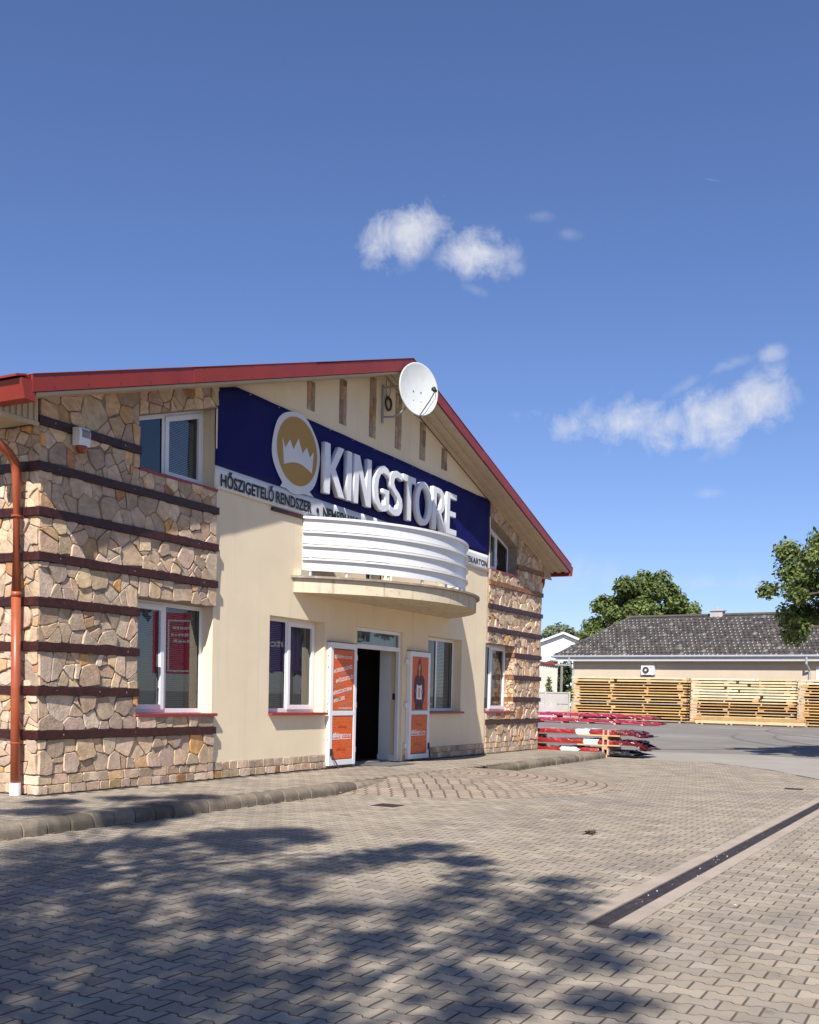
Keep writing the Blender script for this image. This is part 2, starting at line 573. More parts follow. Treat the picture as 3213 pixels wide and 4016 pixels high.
m_asphalt = MAT('asphalt', (0.195, 0.172, 0.143), 0.92, var=0.12, vscale=0.5, bump=0.003, bscale=60, fine=0.1, stain=[((0.27, 0.245, 0.22), 0.16, 0.50, 0.2, 0.7), ((0.12, 0.11, 0.105), 0.35, 0.60, 0.08, 0.5)])
m_apron = MAT('dusty_concrete', (0.31, 0.275, 0.23), 0.92, var=0.10, vscale=0.8, bump=0.003, bscale=80, fine=0.08, stain=((0.24, 0.22, 0.195), 0.5, 0.52, 0.2, 0.6))
m_earth = MAT('dry_ground', (0.20, 0.18, 0.14), 0.95, var=0.2, vscale=0.3, fine=0.1, bscale=8)
m_leaf = MAT('leaf', (1, 1, 1), 0.5, tint=True, var=0.15, vscale=1.5, trans=0.38, spec=0.4)
m_bark = MAT('bark', (0.10, 0.075, 0.055), 0.95, var=0.3, vscale=9, bump=0.02, bscale=25)
m_wood = MAT('fresh_timber', (1, 1, 1), 0.7, tint=True, var=0.14, vscale=3.5, spec=0.25)
m_redsheet = MAT('red_roof_sheet', (0.29, 0.016, 0.014), 0.3, var=0.2, vscale=2.5, bump=0.012, bscale=7, coat=0.5)
m_darksheet = MAT('dark_red_sheet', (0.13, 0.012, 0.018), 0.3, var=0.3, vscale=4, bump=0.02, bscale=9, coat=0.4)
m_crimson = MAT('crimson_wrap', (0.33, 0.016, 0.05), 0.22, var=0.25, vscale=3, bump=0.03, bscale=6, coat=0.8, stain=((0.75, 0.5, 0.52), 5, 0.66, 0.06, 0.8))
m_greysheet = MAT('grey_sheet', (0.16, 0.155, 0.155), 0.45, var=0.15)
m_whitewrap = MAT('white_wrap', (0.62, 0.61, 0.59), 0.4, var=0.06, bump=0.01, bscale=12)
m_strap = MAT('pinkish_strap', (0.55, 0.36, 0.28), 0.6)
m_housewall = MAT('beige_render', (0.57, 0.46, 0.34), 0.9, var=0.06, vscale=0.8)
m_tile = MAT('roof_tile_concrete', (1, 1, 1), 0.85, tint=True, var=0.25, vscale=4, stain=((0.30, 0.28, 0.25), 5.5, 0.66, 0.05, 0.7))
m_greymetal = MAT('grey_gutter', (0.36, 0.365, 0.38), 0.45, var=0.08)
m_hall = MAT('white_cladding', (0.82, 0.82, 0.80), 0.6, var=0.03)
m_fence = MAT('concrete_panel', (0.45, 0.42, 0.39), 0.9, var=0.12, vscale=1.2, stain=((0.22, 0.2, 0.18), 1.1, 0.55, 0.2, 0.6))
m_annex = MAT('cream_corrugated', (0.56, 0.53, 0.46), 0.6, var=0.05)
m_billred = MAT('red_billboard', (0.55, 0.01, 0.05), 0.5)
m_billpur = MAT('purple_billboard', (0.09, 0.03, 0.20), 0.5)
m_deadleaf = MAT('dead_leaf', (1, 1, 1), 0.8, tint=True, trans=0.2)


# ------------------------------------------------------------------ text
def text_mesh(s, bold=0.0, spacing=1.0):
    cu = bpy.data.curves.new('text', 'FONT')
    cu.body = s
    cu.size = 1
    cu.space_character = spacing
    cu.offset = bold
    cu.resolution_u = 3
    o = bpy.data.objects.new('text', cu)
    COL.objects.link(o)
    dg = bpy.context.evaluated_depsgraph_get()
    me = bpy.data.meshes.new_from_object(o.evaluated_get(dg))
    bpy.data.objects.remove(o)
    v = np.array([p.co[:] for p in me.vertices])
    f = [tuple(p.vertices) for p in me.polygons]
    bpy.data.meshes.remove(me)
    bpy.data.curves.remove(cu)
    return v, f


def text_on(name, s, origin, ud, vd, width, height, mat, parent, bold=0.0, spacing=1.0, capz=None):
    """flat lettering: lower left corner at origin, running along ud, up along vd, fitted to width x height (height of the capitals)"""
    v, f = text_mesh(s, bold, spacing)
    if len(v) == 0: return None
    x0, x1 = v[:, 0].min(), v[:, 0].max()
    sx = width / (x1 - x0)
    sy = height / 0.70
    O, ud, vd = Vector(origin), Vector(ud), Vector(vd)
    mb = MB()
    mb.add([O + ud * ((p[0] - x0) * sx) + vd * (p[1] * sy) for p in v], f)
    return mb.build(name, mat, parent)


# ------------------------------------------------------------------ stone cladding (clipped cells)
def clip(poly, a, b, c):
    """keep a*x+b*y<=c"""
    out = []
    n = len(poly)
    for i in range(n):
        p, q = poly[i], poly[(i + 1) % n]
        dp, dq = a * p[0] + b * p[1] - c, a * q[0] + b * q[1] - c
        if dp <= 0: out.append(p)
        if (dp < 0 < dq) or (dq < 0 < dp):
            t = dp / (dp - dq)
            out.append((p[0] + t * (q[0] - p[0]), p[1] + t * (q[1] - p[1])))
    return out


def area(p):
    return 0.5 * sum(p[i][0] * p[(i + 1) % len(p)][1] - p[(i + 1) % len(p)][0] * p[i][1] for i in range(len(p)))


def inset(poly, g):
    """a convex outline moved inwards"""
    if area(poly) < 0: poly = poly[::-1]
    out = list(poly)
    n = len(poly)
    for i in range(n):
        p, q = poly[i], poly[(i + 1) % n]
        l = math.hypot(q[0] - p[0], q[1] - p[1])
        if l < 1e-6: continue
        nx, ny = (q[1] - p[1]) / l, -(q[0] - p[0]) / l
        out = clip(out, nx, ny, nx * p[0] + ny * p[1] - g)
        if len(out) < 3: return []
    return out


def cells(region, rmin, rmax, rnd, gap=0.0075):
    """a convex region filled with flagstones: loose seeds, each seed's plot broken again by one or two cuts"""
    if area(region) < 0: region = region[::-1]
    xs, zs = [p[0] for p in region], [p[1] for p in region]
    x0, x1, z0, z1 = min(xs), max(xs), min(zs), max(zs)
    pts = []
    A = abs(area(region))
    for _ in range(int(150 * A / (rmax * rmax)) + 50):
        x, z, r = rnd.uniform(x0, x1), rnd.uniform(z0, z1), rmax * rnd.uniform(0.45, 1.25)
        if all((x - q[0]) ** 2 + (z - q[1]) ** 2 > ((r + q[2]) * 0.72) ** 2 for q in pts): pts.append((x, z, r))
    plots = []
    for i, (x, z, r) in enumerate(pts):
        poly = list(region)
        for (qx, qz, qr) in pts[:i] + pts[i + 1:]:
            dx, dz = qx - x, qz - z
            d2 = dx * dx + dz * dz
            if d2 > (4.5 * rmax) ** 2: continue
            d = math.sqrt(d2)
            t = min(0.8, max(0.2, (d2 + (r * r - qr * qr) * 0.7) / (2 * d2)))
            poly = clip(poly, dx / d, dz / d, (dx * (x + dx * t) + dz * (z + dz * t)) / d)
            if len(poly) < 3: break
        if len(poly) >= 3 and abs(area(poly)) > 0.001: plots.append(poly)
    out, todo = [], plots
    amax = 3.3 * rmax * rmax
    while todo:
        p = todo.pop()
        Ap = abs(area(p))
        cx, cz = sum(q[0] for q in p) / len(p), sum(q[1] for q in p) / len(p)
        sxx, szz = sum((q[0] - cx) ** 2 for q in p), sum((q[1] - cz) ** 2 for q in p)
        th = 0.5 * math.atan2(2 * sum((x - cx) * (z - cz) for x, z in p), sxx - szz)
        if Ap < amax * rnd.choice((0.12, 0.25, 0.4, 0.6, 0.8, 1.0, 1.3)) or Ap < 0.003:
            out.append(p)
            continue
        an = th + rnd.gauss(0, 0.5)
        nx, nz = math.cos(an), math.sin(an)
        t = rnd.uniform(-0.25, 0.25) * math.sqrt(Ap)
        for sg in (1, -1):
            h = clip(p, sg * nx, sg * nz, sg * (nx * cx + nz * cz + t))
            if len(h) >= 3 and abs(area(h)) > 3e-4: todo.append(h)
    res = []
    for p in out:
        q = inset(p, gap * rnd.uniform(0.25, 1.0))
        if len(q) >= 3 and abs(area(q)) > 0.0007: res.append(q)
    return res


def stone_piece(poly, thick, rnd, mapf, tint, jag=True):
    """one stone: worn outline, chamfered edge, slightly tilted face. mapf(u, v, out) -> world point"""
    n = len(poly)
    A = abs(area(poly))
    sz = math.sqrt(A)
    # round the corners
    pts = []
    for i in range(n):
        p0, p1, p2 = poly[i - 1], poly[i], poly[(i + 1) % n]
        l1 = math.hypot(p0[0] - p1[0], p0[1] - p1[1])
        l2 = math.hypot(p2[0] - p1[0], p2[1] - p1[1])
        c1 = min(0.3 * l1, sz * rnd.uniform(0.03, 0.15)) / max(l1, 1e-6)
        c2 = min(0.3 * l2, sz * rnd.uniform(0.03, 0.15)) / max(l2, 1e-6)
        if min(l1, l2) < 0.012:
            pts.append(p1)
            continue
        pts.append((p1[0] + (p0[0] - p1[0]) * c1, p1[1] + (p0[1] - p1[1]) * c1))
        pts.append((p1[0] + (p2[0] - p1[0]) * c2, p1[1] + (p2[1] - p1[1]) * c2))
    if len(pts) > 11: pts = [p for i, p in enumerate(pts) if i % 3 != 2]
    # break long straight edges
    brk = []
    for i in range(len(pts)):
        p, q = pts[i], pts[(i + 1) % len(pts)]
        brk.append(p)
        l = math.hypot(q[0] - p[0], q[1] - p[1])
        if l > 0.10 and jag:
            t, o = rnd.uniform(0.3, 0.7), rnd.gauss(0, 0.006)
            brk.append((p[0] + (q[0] - p[0]) * t - (q[1] - p[1]) / l * o, p[1] + (q[1] - p[1]) * t + (q[0] - p[0]) / l * o))
    pts = brk
    cx = sum(p[0] for p in pts) / len(pts)
    cz = sum(p[1] for p in pts) / len(pts)
    ch = min(0.006, sz * 0.06)
    tx, tz = rnd.uniform(-0.05, 0.05), rnd.uniform(-0.05, 0.05)
    base, front = [], []
    for (x, z) in pts:
        jx, jz = rnd.uniform(-1, 1) * 0.003, rnd.uniform(-1, 1) * 0.003
        x, z = x + jx, z + jz
        d = math.hypot(x - cx, z - cz) or 1
        t = thick + (x - cx) * tx + (z - cz) * tz
        base.append(mapf(x, z, -0.012))
        front.append((x, z, t, d))
    mid = [mapf(x, z, t - ch * 0.8) for x, z, t, d in front]
    top = [mapf(x - (x - cx) / d * ch, z - (z - cz) / d * ch, t) for x, z, t, d in front]
    m = len(pts)
    mb = MB()
    fs = [tuple(range(2 * m, 3 * m))]
    for i in range(m):
        j = (i + 1) % m
        fs.append((i, j, m + j, m + i))
        fs.append((m + i, m + j, 2 * m + j, 2 * m + i))
    mb.add(base + mid + top, fs, 0, tint)
    return mb


STONE_COLS = [(0.46, 0.35, 0.25), (0.40, 0.31, 0.235), (0.43, 0.335, 0.26), (0.50, 0.385, 0.26), (0.36, 0.285, 0.23), (0.47, 0.38, 0.30),
              (0.44, 0.30, 0.18), (0.34, 0.265, 0.22), (0.52, 0.43, 0.34), (0.40, 0.30, 0.22), (0.46, 0.27, 0.115), (0.36, 0.19, 0.10), (0.45, 0.355, 0.27)]


def stone_tint(rnd):
    w = [3, 3, 3, 3, 2.4, 2.2, 1.6, 1.6, 1.2, 2.4, 0.6, 0.5, 3]
    c = rnd.choices(STONE_COLS, w)[0]
    g = rnd.uniform(1.02, 1.6)
    return tuple(max(0.02, v * g * q * rnd.uniform(0.97, 1.03)) for v, q in zip(c, (1.03, 0.965, 0.875)))


ALLSTONES = []      # (apparent size, mesh builder, parent) - the largest 300 become parts of their own


def lay_stones(region, parent, mapf, rnd, rmin=0.05, rmax=0.15, tmin=0.003, tmax=0.036, weight=1.0):
    for poly in cells(region, rmin, rmax, rnd):
        mb = stone_piece(poly, rnd.uniform(tmin, tmax), rnd, mapf, stone_tint(rnd))
        c = Vector(mapf(poly[0][0], poly[0][1], 0))
        ALLSTONES.append((abs(area(poly)) * weight / (c - CAMPOS).length_squared, mb, parent))


def lay_courses(u0, u1, zs, parent, mapf, rnd, name, lmin=0.12, lmax=0.30, limit=10 ** 6, gap=0.006):
    """squared stones in courses"""
    out = []
    for z0, z1 in zs:
        u = u0
        while u < u1 - 0.01:
            l = rnd.uniform(lmin, lmax)
            if u1 - u - l < lmin * 0.8: l = u1 - u
            p = [(u + gap / 2, z0 + gap / 2), (u + l - gap / 2, z0 + gap / 2), (u + l - gap / 2, z1 - gap / 2), (u + gap / 2, z1 - gap / 2)]
            mb = stone_piece(p, rnd.uniform(0.010, 0.022), rnd, mapf, stone_tint(rnd))
            out.append(mb.build(name, m_stone, parent))
            u += l
    return out

# ================================================================== SETTING: ground, pavings, kerb
ground = MB().box(-400, 900, -500, 700, -0.6, -0.20).build('ground', m_earth)
tag(ground, kind='structure')

ROAD = -0.14
KERB_Y0, KERB_Y1 = -1.86, -1.60
FANC, FANR = (7.08, -1.62), 3.185
DR = math.radians(-1.04)          # the drain runs very slightly askew


def drain_y(x, off):
    return -7.745 + off + math.tan(DR) * (x + 2.42)


asph = MB().slab([(20.3, 30), (20.0, -1.5), (21.2, -4.1), (20.6, -6.4), (17.5, -9.5), (15, -40), (140, -40), (140, 60), (16.4, 60), (16.4, 30)], -0.19, ROAD)
asph = asph.build('asphalt_yard', m_asphalt)
tag(asph, kind='structure')
m_tyre = MAT('tyre_marked_asphalt', (0.145, 0.135, 0.125), 0.9, var=0.25, vscale=3, fine=0.2)
for cx_, cy_, r_, a0_, a1_ in ((42, -26, 24.0, 1.62, 2.75), (42, -26, 25.7, 1.60, 2.72), (34, 16, 21.5, -2.3, -1.1), (52, -22, 22.0, 1.5, 2.6)):
    v_, f_ = [], []
    for q in range(41):
        t_ = a0_ + (a1_ - a0_) * q / 40
        w_ = 0.11 * math.sin(math.pi * q / 40) ** 0.4 + 0.004
        for rr in (r_ - w_, r_ + w_):
            v_.append((cx_ + rr * math.cos(t_), cy_ + rr * math.sin(t_), ROAD + 0.006))
    MB().add(v_, [(2 * q, 2 * q + 1, 2 * q + 3, 2 * q + 2) for q in range(40)]).build('tyre_mark', m_tyre, asph)
apr = MB().slab([(16.35, 30), (16.35, -2.3), (16.7, -4.2), (15.0, -5.9), (12.6, -7.3), (11.0, -9.5), (9, -40), (15, -40), (17.5, -9.5), (20.6, -6.4), (21.2, -4.1), (20.0, -1.5), (20.3, 30)], -0.188, ROAD + 0.001)
tag(apr.build('concrete_apron', m_apron), kind='structure')


def apron_edge(y):
    """x where the paving gives way to the apron"""
    pts = [(-12, 9.5), (-9.5, 11.0), (-7.3, 12.6), (-5.9, 15.0), (-4.2, 16.7), (-2.3, 16.35), (10, 16.35)]
    for (y0, x0), (y1, x1) in zip(pts, pts[1:]):
        if y0 <= y <= y1: return x0 + (x1 - x0) * (y - y0) / (y1 - y0)
    return 9


road = MB().slab([(-30, -40), (8.9, -40), (10.9, -9.5), (12.5, -7.3), (14.9, -5.9), (16.6, -4.2), (16.3, -2.3), (16.3, -1.7), (-30, -1.7)], -0.19, ROAD - 0.0055)
road = road.build('paving', m_joint)
tag(road, kind='structure')

# --- the bone-shaped paver
PL, PP, PA = 0.200, 0.1425, 0.0130


def paver_outline(j=0.0034, jx=0.0038):
    ys = [-PL / 2, -PL * 0.30, -PL * 0.19, PL * 0.19, PL * 0.30, PL / 2]
    ws = [1, 1, -1, -1, 1, 1]
    right = [(PP / 2 + PA * w - jx, max(-PL / 2 + j, min(PL / 2 - j, y))) for y, w in zip(ys, ws)]
    left = [(-x, y) for x, y in reversed(right)]
    return right + left


PO = np.array(paver_outline())
NPO = len(PO)
INSET = 0.0030


def paver_block(c=(0, 0), z=0.0):
    a = np.zeros((2 * NPO, 3))
    a[:NPO, :2] = PO
    a[:NPO, 2] = -0.014
    inner = PO.copy()
    inner[:, 0] -= np.sign(PO[:, 0]) * INSET
    inner[:, 1] -= np.clip(np.sign(PO[:, 1]) * INSET, -INSET, INSET) * (np.abs(PO[:, 1]) > PL * 0.45)
    a[NPO:, :2] = inner
    return a


BLK = paver_block()
# faces as quads: rim plus the top cut in quads between the two long sides
RIM = np.array([(i, (i + 1) % NPO, NPO + (i + 1) % NPO, NPO + i) for i in range(NPO)])
TOP = np.array([(NPO + i, NPO + i + 1, NPO + NPO - 2 - i, NPO + NPO - 1 - i) for i in range(NPO // 2 - 1)])
PF = np.concatenate([RIM, TOP])
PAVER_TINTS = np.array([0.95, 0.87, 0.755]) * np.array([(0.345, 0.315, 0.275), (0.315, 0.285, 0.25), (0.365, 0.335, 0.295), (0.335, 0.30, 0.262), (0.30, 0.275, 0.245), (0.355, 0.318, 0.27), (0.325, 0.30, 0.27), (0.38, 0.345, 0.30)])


def in_view(p, m=0.0):
    v = Vector(p) - CAMPOS
    d = v.dot(F)
    if d < 0.6: return False
    x = v.dot(R1) / d * 4127.2 + 1606.5
    y = 2920.4 - v.dot(U1) / d * 4127.2
    return -m < x < 3213 + m and -m < y < 4016 + m


def pave(xr, yr, z0, test, parent, name, n_single, zfun=None, wob=0.0006):
    P = []
    ix0, ix1 = int(xr[0] / PP), int(xr[1] / PP)
    for i in range(ix0, ix1 + 1):
        x = i * PP
        off = (i % 2) * PL / 2
        for jn in range(int(yr[0] / PL) - 1, int(yr[1] / PL) + 2):
            y = jn * PL + off
            if yr[0] <= y <= yr[1] and test(x, y):
                P.append((x, y))
    P = np.array(P)
    d = np.hypot(P[:, 0] - CAMPOS.x, P[:, 1] - CAMPOS.y)
    vis = np.array([in_view((x, y, z0), 150) for x, y in P])
    order = np.argsort(d + (~vis) * 1000)
    single = set(order[:n_single].tolist())
    rest = [i for i in range(len(P)) if i not in single]
    t = PAVER_TINTS[RNG.integers(0, len(PAVER_TINTS), len(P))] * RNG.uniform(0.91, 1.08, (len(P), 1))
    zz = np.array([zfun(x, y) if zfun else z0 for x, y in P]) + RNG.normal(0, wob, len(P))
    tilt = RNG.normal(0, 0.003, (len(P), 2))
    rest = np.array(rest)
    V = np.repeat(BLK[None], len(rest), 0).copy()
    V[:, :, 2] += zz[rest, None] + V[:, :, 0] * tilt[rest, 0, None] + V[:, :, 1] * tilt[rest, 1, None]
    V[:, :, 0] += P[rest, 0, None]
    V[:, :, 1] += P[rest, 1, None]
    Fc = (PF[None] + (np.arange(len(rest)) * 2 * NPO)[:, None, None]).reshape(-1, 4)
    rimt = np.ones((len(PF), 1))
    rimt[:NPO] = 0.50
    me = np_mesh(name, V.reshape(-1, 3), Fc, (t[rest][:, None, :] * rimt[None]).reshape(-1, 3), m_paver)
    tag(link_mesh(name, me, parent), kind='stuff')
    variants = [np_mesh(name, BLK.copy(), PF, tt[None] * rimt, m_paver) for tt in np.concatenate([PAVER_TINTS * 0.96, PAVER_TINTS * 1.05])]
    for i in order[:n_single]:
        o = bpy.data.objects.new(name, random.choice(variants))
        COL.objects.link(o)
        o.location = (P[i, 0], P[i, 1], zz[i])
        o.rotation_euler = (tilt[i, 1], -tilt[i, 0], 0)
        adopt(o, parent)


def fan_z(x, y):
    r = math.hypot(x - FANC[0], y - FANC[1])
    return -0.004 - 0.132 * min(1, max(0, (r - 1.5) / (FANR - 1.5))) ** 1.1


def road_test(x, y):
    if y > KERB_Y0 + 0.03: return False
    if math.hypot(x - FANC[0], y - FANC[1]) < FANR - 0.085 and y < FANC[1] + 0.5: return False
    if x > -2.50 and abs(y - drain_y(x, 0)) < 0.178: return False
    if x > apron_edge(y) - 0.1: return False
    # only the part a viewer near the camera can see
    v = (x - CAMPOS.x, y - CAMPOS.y)
    if y < -10.6 and x < 0: return False
    if v[0] < -1.0: return False
    return True


pave((-9.6, 16.8), (-13.5, -1.82), ROAD, road_test, road, 'paver', 300)
# pavers cut to length along the drain
cut = MB()
for i in range(int(-2.5 / PP), int(12.5 / PP)):
    xx = i * PP
    for jn in range(-45, -30):
        yy = jn * PL + (i % 2) * PL / 2
        o_ = yy - drain_y(xx, 0)
        if 0.104 < abs(o_) <= 0.178:
            tt = PAVER_TINTS[(i * 7 + jn) % len(PAVER_TINTS)]
            g_ = 1 if o_ > 0 else -1
            ya, yb = drain_y(xx, 0.204 * g_), yy + g_ * (PL / 2 - 0.0034)
            cut.box(xx - PP / 2 + 0.006, xx + PP / 2 - 0.006, ya, yb, ROAD - 0.02, ROAD - 0.0002, 0, tuple(tt))
tag(cut.build('cut_paver', m_paver, road), kind='stuff')

# --- sidewalk
walk = MB().slab([(-9, KERB_Y1), (16.25, KERB_Y1), (16.25, 0.02), (0.02, 0.02), (0.02, 9), (-9, 9)], -0.19, -0.0055)
walk = walk.build('sidewalk', m_joint)
tag(walk, kind='structure')
pave((-5.0, 16.2), (-1.66, 4.5), 0.0, lambda x, y: (y < -0.10 and y > KERB_Y1 - 0.04) or (x < -0.12 and y <= 4.5 and y > -0.2), walk, 'paver', 120)

# --- kerb of round-nosed stones
kerb = MB().box(-9, 16.2, KERB_Y0 + 0.05, KERB_Y1 - 0.02, -0.2, -0.10).build('kerb', m_mortar)
tag(kerb, kind='structure')


def kerb_profile():
    pr = [(KERB_Y1, -0.15), (KERB_Y1, -0.002), (KERB_Y1 - 0.09, 0.004)]
    c = (KERB_Y0 + 0.085, -0.082)
    for a in range(90, 181, 18):
        pr.append((c[0] + 0.085 * math.cos(math.radians(a)), c[1] + 0.085 * math.sin(math.radians(a))))
    pr.append((KERB_Y0, -0.15))
    return pr


KP = kerb_profile()
x = -9.0
rnd = random.Random(3)
while x < 16.2:
    L = 0.31
    x1 = min(x + L, 16.22)
    c = (x + x1) / 2
    dip = 1 if 5.55 < c < 9.6 else 0
    if not dip:
        near = 0.0
        t = 0.19 * rnd.uniform(0.6, 1.25)
        dz, dy = rnd.uniform(-0.005, 0.005), rnd.uniform(-0.006, 0.006)
        dv = (0, 0)
        if c > 4.6 and c < 5.6: dv = (-0.02 * (c - 4.6), -0.045 * (c - 4.6))
        if c > 9.6 and c < 10.6: dv = (-0.045 * (10.6 - c), -0.02 * (10.6 - c))
        n = len(KP)
        rings = []
        for xx, ins in ((x + 0.004, 0.008), (x + 0.016, 0), (x1 - 0.016, 0), (x1 - 0.004, 0.008)):
            cy, cz = -1.73, -0.08
            rings += [(xx, dy + y + (cy - y) * ins * 8, dz + z + (cz - z) * ins * 8 * (z > -0.14)) for y, z in KP]
        fs = [tuple(range(n)), tuple(range(4 * n - 1, 3 * n - 1, -1))]
        for q in range(3):
            fs += [(q * n + i, (q + 1) * n + i, (q + 1) * n + (i + 1) % n, q * n + (i + 1) % n) for i in range(n)]
        rings = [(a, b, z + dv[0] * (1 if a < c else 0) * 0 + (dv[0] + dv[1]) * 0.5) for a, b, z in rings]
        MB().add(rings, fs, 0, (t * 1.15, t * 0.97, t * 0.76)).build('kerb_stone', m_kerb, kerb)
    x += L

# --- fan of pavers that ramps up to the door
fan = MB()
nr, na = 22, 48
vs, fs = [(FANC[0], FANC[1], -0.011)], []
for i in range(1, nr + 1):
    for j in range(na + 1):
        a = math.pi + math.pi * j / na
        r = (FANR - 0.015) * i / nr
        px, py = FANC[0] + r * math.cos(a), FANC[1] + r * math.sin(a)
        vs.append((px, py, fan_z(px, py) - 0.007))
for j in range(na):
    fs.append((0, 1 + j, 2 + j))
for i in range(nr - 1):
    for j in range(na):
        a = 1 + i * (na + 1) + j
        fs.append((a, a + na + 1, a + na + 2, a + 1))
fan.add(vs, fs)
fan = fan.build('fan_paving', m_joint)
tag(fan, kind='structure')
FANSTUFF = MB()
nsing = 0
RW = 0.165
for i in range(int(FANR / RW)):
    r0, r1 = i * RW + 0.05, (i + 1) * RW + 0.05 - 0.016
    if r1 > FANR: break
    n = max(4, int(math.pi * (r0 + r1) / 2 / 0.19))
    for j in range(n):
        a0 = math.pi + math.pi * (j + 0.02 + 0.5 * (i % 2)) / n
        a1 = math.pi + math.pi * (j + 0.98 + 0.5 * (i % 2)) / n - 0.010 / r1
        a1 = min(a1, 2 * math.pi)
        if a1 - a0 < 0.2 * math.pi / n: continue
        am = (a0 + a1) / 2
        ring = []
        # waisted sides, as the photograph's fish-scale joints
        for a, r in ((a0, r0 + 0.012), (am - (a1 - a0) * 0.22, r0 - 0.006), (am + (a1 - a0) * 0.22, r0 - 0.006), (a1, r0 + 0.012), (a1, r1 - 0.012), (am + (a1 - a0) * 0.22, r1 + 0.006 - 0.006), (am - (a1 - a0) * 0.22, r1), (a0, r1 - 0.012)):
            ring.append((FANC[0] + r * math.cos(a), FANC[1] + r * math.sin(a)))
        cx, cy = sum(p[0] for p in ring) / 8, sum(p[1] for p in ring) / 8
        m = MB()
        t = random.uniform(0.86, 1.12)
        tint = (0.32 * t, 0.25 * t, 0.185 * t)
        lo = [(px, py, fan_z(px, py) - 0.016) for px, py in ring]
        hi = [(px + (cx - px) * 0.075, py + (cy - py) * 0.075, fan_z(px, py)) for px, py in ring]
        ff = [(q, (q + 1) % 8, 8 + (q + 1) % 8, 8 + q) for q in range(8)]
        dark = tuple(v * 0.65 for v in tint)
        if nsing < 300 and (cx + 8.9) ** 2 + (cy + 9.8) ** 2 < 17.2 ** 2 * 1.15:
            nsing += 1
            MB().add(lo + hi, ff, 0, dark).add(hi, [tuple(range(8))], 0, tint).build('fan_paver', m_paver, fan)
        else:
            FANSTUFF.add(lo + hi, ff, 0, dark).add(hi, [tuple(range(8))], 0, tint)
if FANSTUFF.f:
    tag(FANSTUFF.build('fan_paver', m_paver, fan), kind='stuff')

# --- the drain: two concrete beams with an iron grate between
drain = empty('drain_channel', (-2.42, -7.745, ROAD), 0, 'long dark drain grate between two pale concrete strips across the paved yard', 'drain')


def strip_poly(o0, o1, x0, x1):
    return [(x0, drain_y(x0, o0)), (x1, drain_y(x1, o0)), (x1, drain_y(x1, o1)), (x0, drain_y(x0, o1))]


b = MB()
for q in range(10):
    xa, xb = -2.46 + q * 2.1, -2.46 + q * 2.1 + 2.094
    b.slab(strip_poly(0.075, 0.2, xa, xb), -0.2, ROAD + 0.006)
    b.slab(strip_poly(-0.2, -0.075, xa, xb), -0.2, ROAD + 0.006)
b.slab(strip_poly(-0.075, 0.075, -2.46, 18.5), -0.21, ROAD - 0.03)
b.build('concrete_edging', m_concrete, drain)
for q in range(20):
    xa = -2.42 + q * 1.0
    g = MB()
    xb = xa + 0.994
    g.slab(strip_poly(-0.070, -0.058, xa, xb), ROAD - 0.025, ROAD - 0.002)
    g.slab(strip_poly(0.058, 0.070, xa, xb), ROAD - 0.025, ROAD - 0.002)
    g.slab(strip_poly(-0.008, 0.008, xa, xb), ROAD - 0.025, ROAD - 0.002)
    for s_ in range(32):
        xs = xa + 0.006 + s_ * 0.0308
        g.slab(strip_poly(-0.058, 0.058, xs, xs + 0.017), ROAD - 0.022, ROAD - 0.003)
    g.build('grate', m_grate, drain)
# bits of gravel and leaf on the grate
mb = MB()
rnd = random.Random(21)
for _ in range(26):
    xx = -2.4 + abs(rnd.gauss(0, 1)) * 4.5
    yy = drain_y(xx, rnd.gauss(0, 0.05))
    s_ = rnd.uniform(0.003, 0.008)
    c = rnd.choice([(0.6, 0.55, 0.45), (0.25, 0.2, 0.14), (0.7, 0.68, 0.6), (0.4, 0.3, 0.15)])
    mb.box(xx - s_, xx + s_, yy - s_ * 0.7, yy + s_ * 0.7, ROAD - 0.004, ROAD + s_ * 0.8, 0, c)
tag(mb.build('gravel', m_deadleaf), 'scattered gravel and leaf crumbs lying on the drain grate', 'gravel', kind='stuff')

# covers in the ground
def cover(name, label, x0, x1, y0, y1, z):
    t = empty(name, ((x0 + x1) / 2, (y0 + y1) / 2, z), 0, label, 'drain cover')
    MB().slab([(x0, y0), (x1, y0), (x1, y1), (x0, y1)], z - 0.02, z + 0.003).build('frame', m_concrete, t)
    m = MB()
    n = 9
    for i in range(n):
        xa = x0 + 0.03 + (x1 - x0 - 0.06) * i / n
        m.slab([(xa, y0 + 0.03), (xa + (x1 - x0 - 0.06) / n * 0.7, y0 + 0.03), (xa + (x1 - x0 - 0.06) / n * 0.7, y1 - 0.03), (xa, y1 - 0.03)], z, z + 0.008)
    m.build('grate', m_grate, t)


cover('gully_cover', 'small dark gully cover in the paving in front of the fan-shaped ramp', 2.75, 3.15, -3.35, -2.95, ROAD)
cover('gully_cover', 'dark gully cover in the paving beyond the far stretch of the drain grate', 9.6, 10.0, -7.36, -7.0, ROAD)
lid = MB().lathe([(0.0, 0.008), (0.085, 0.008), (0.092, 0.002), (0.10, 0.010), (0.11, 0.010), (0.112, -0.01)], (1.7, -0.17, 0.0), 28).build('pipe_cap', m_concrete)
tag(lid, 'small round pale pipe cap set in the sidewalk under the stone wing window', 'pipe cap')

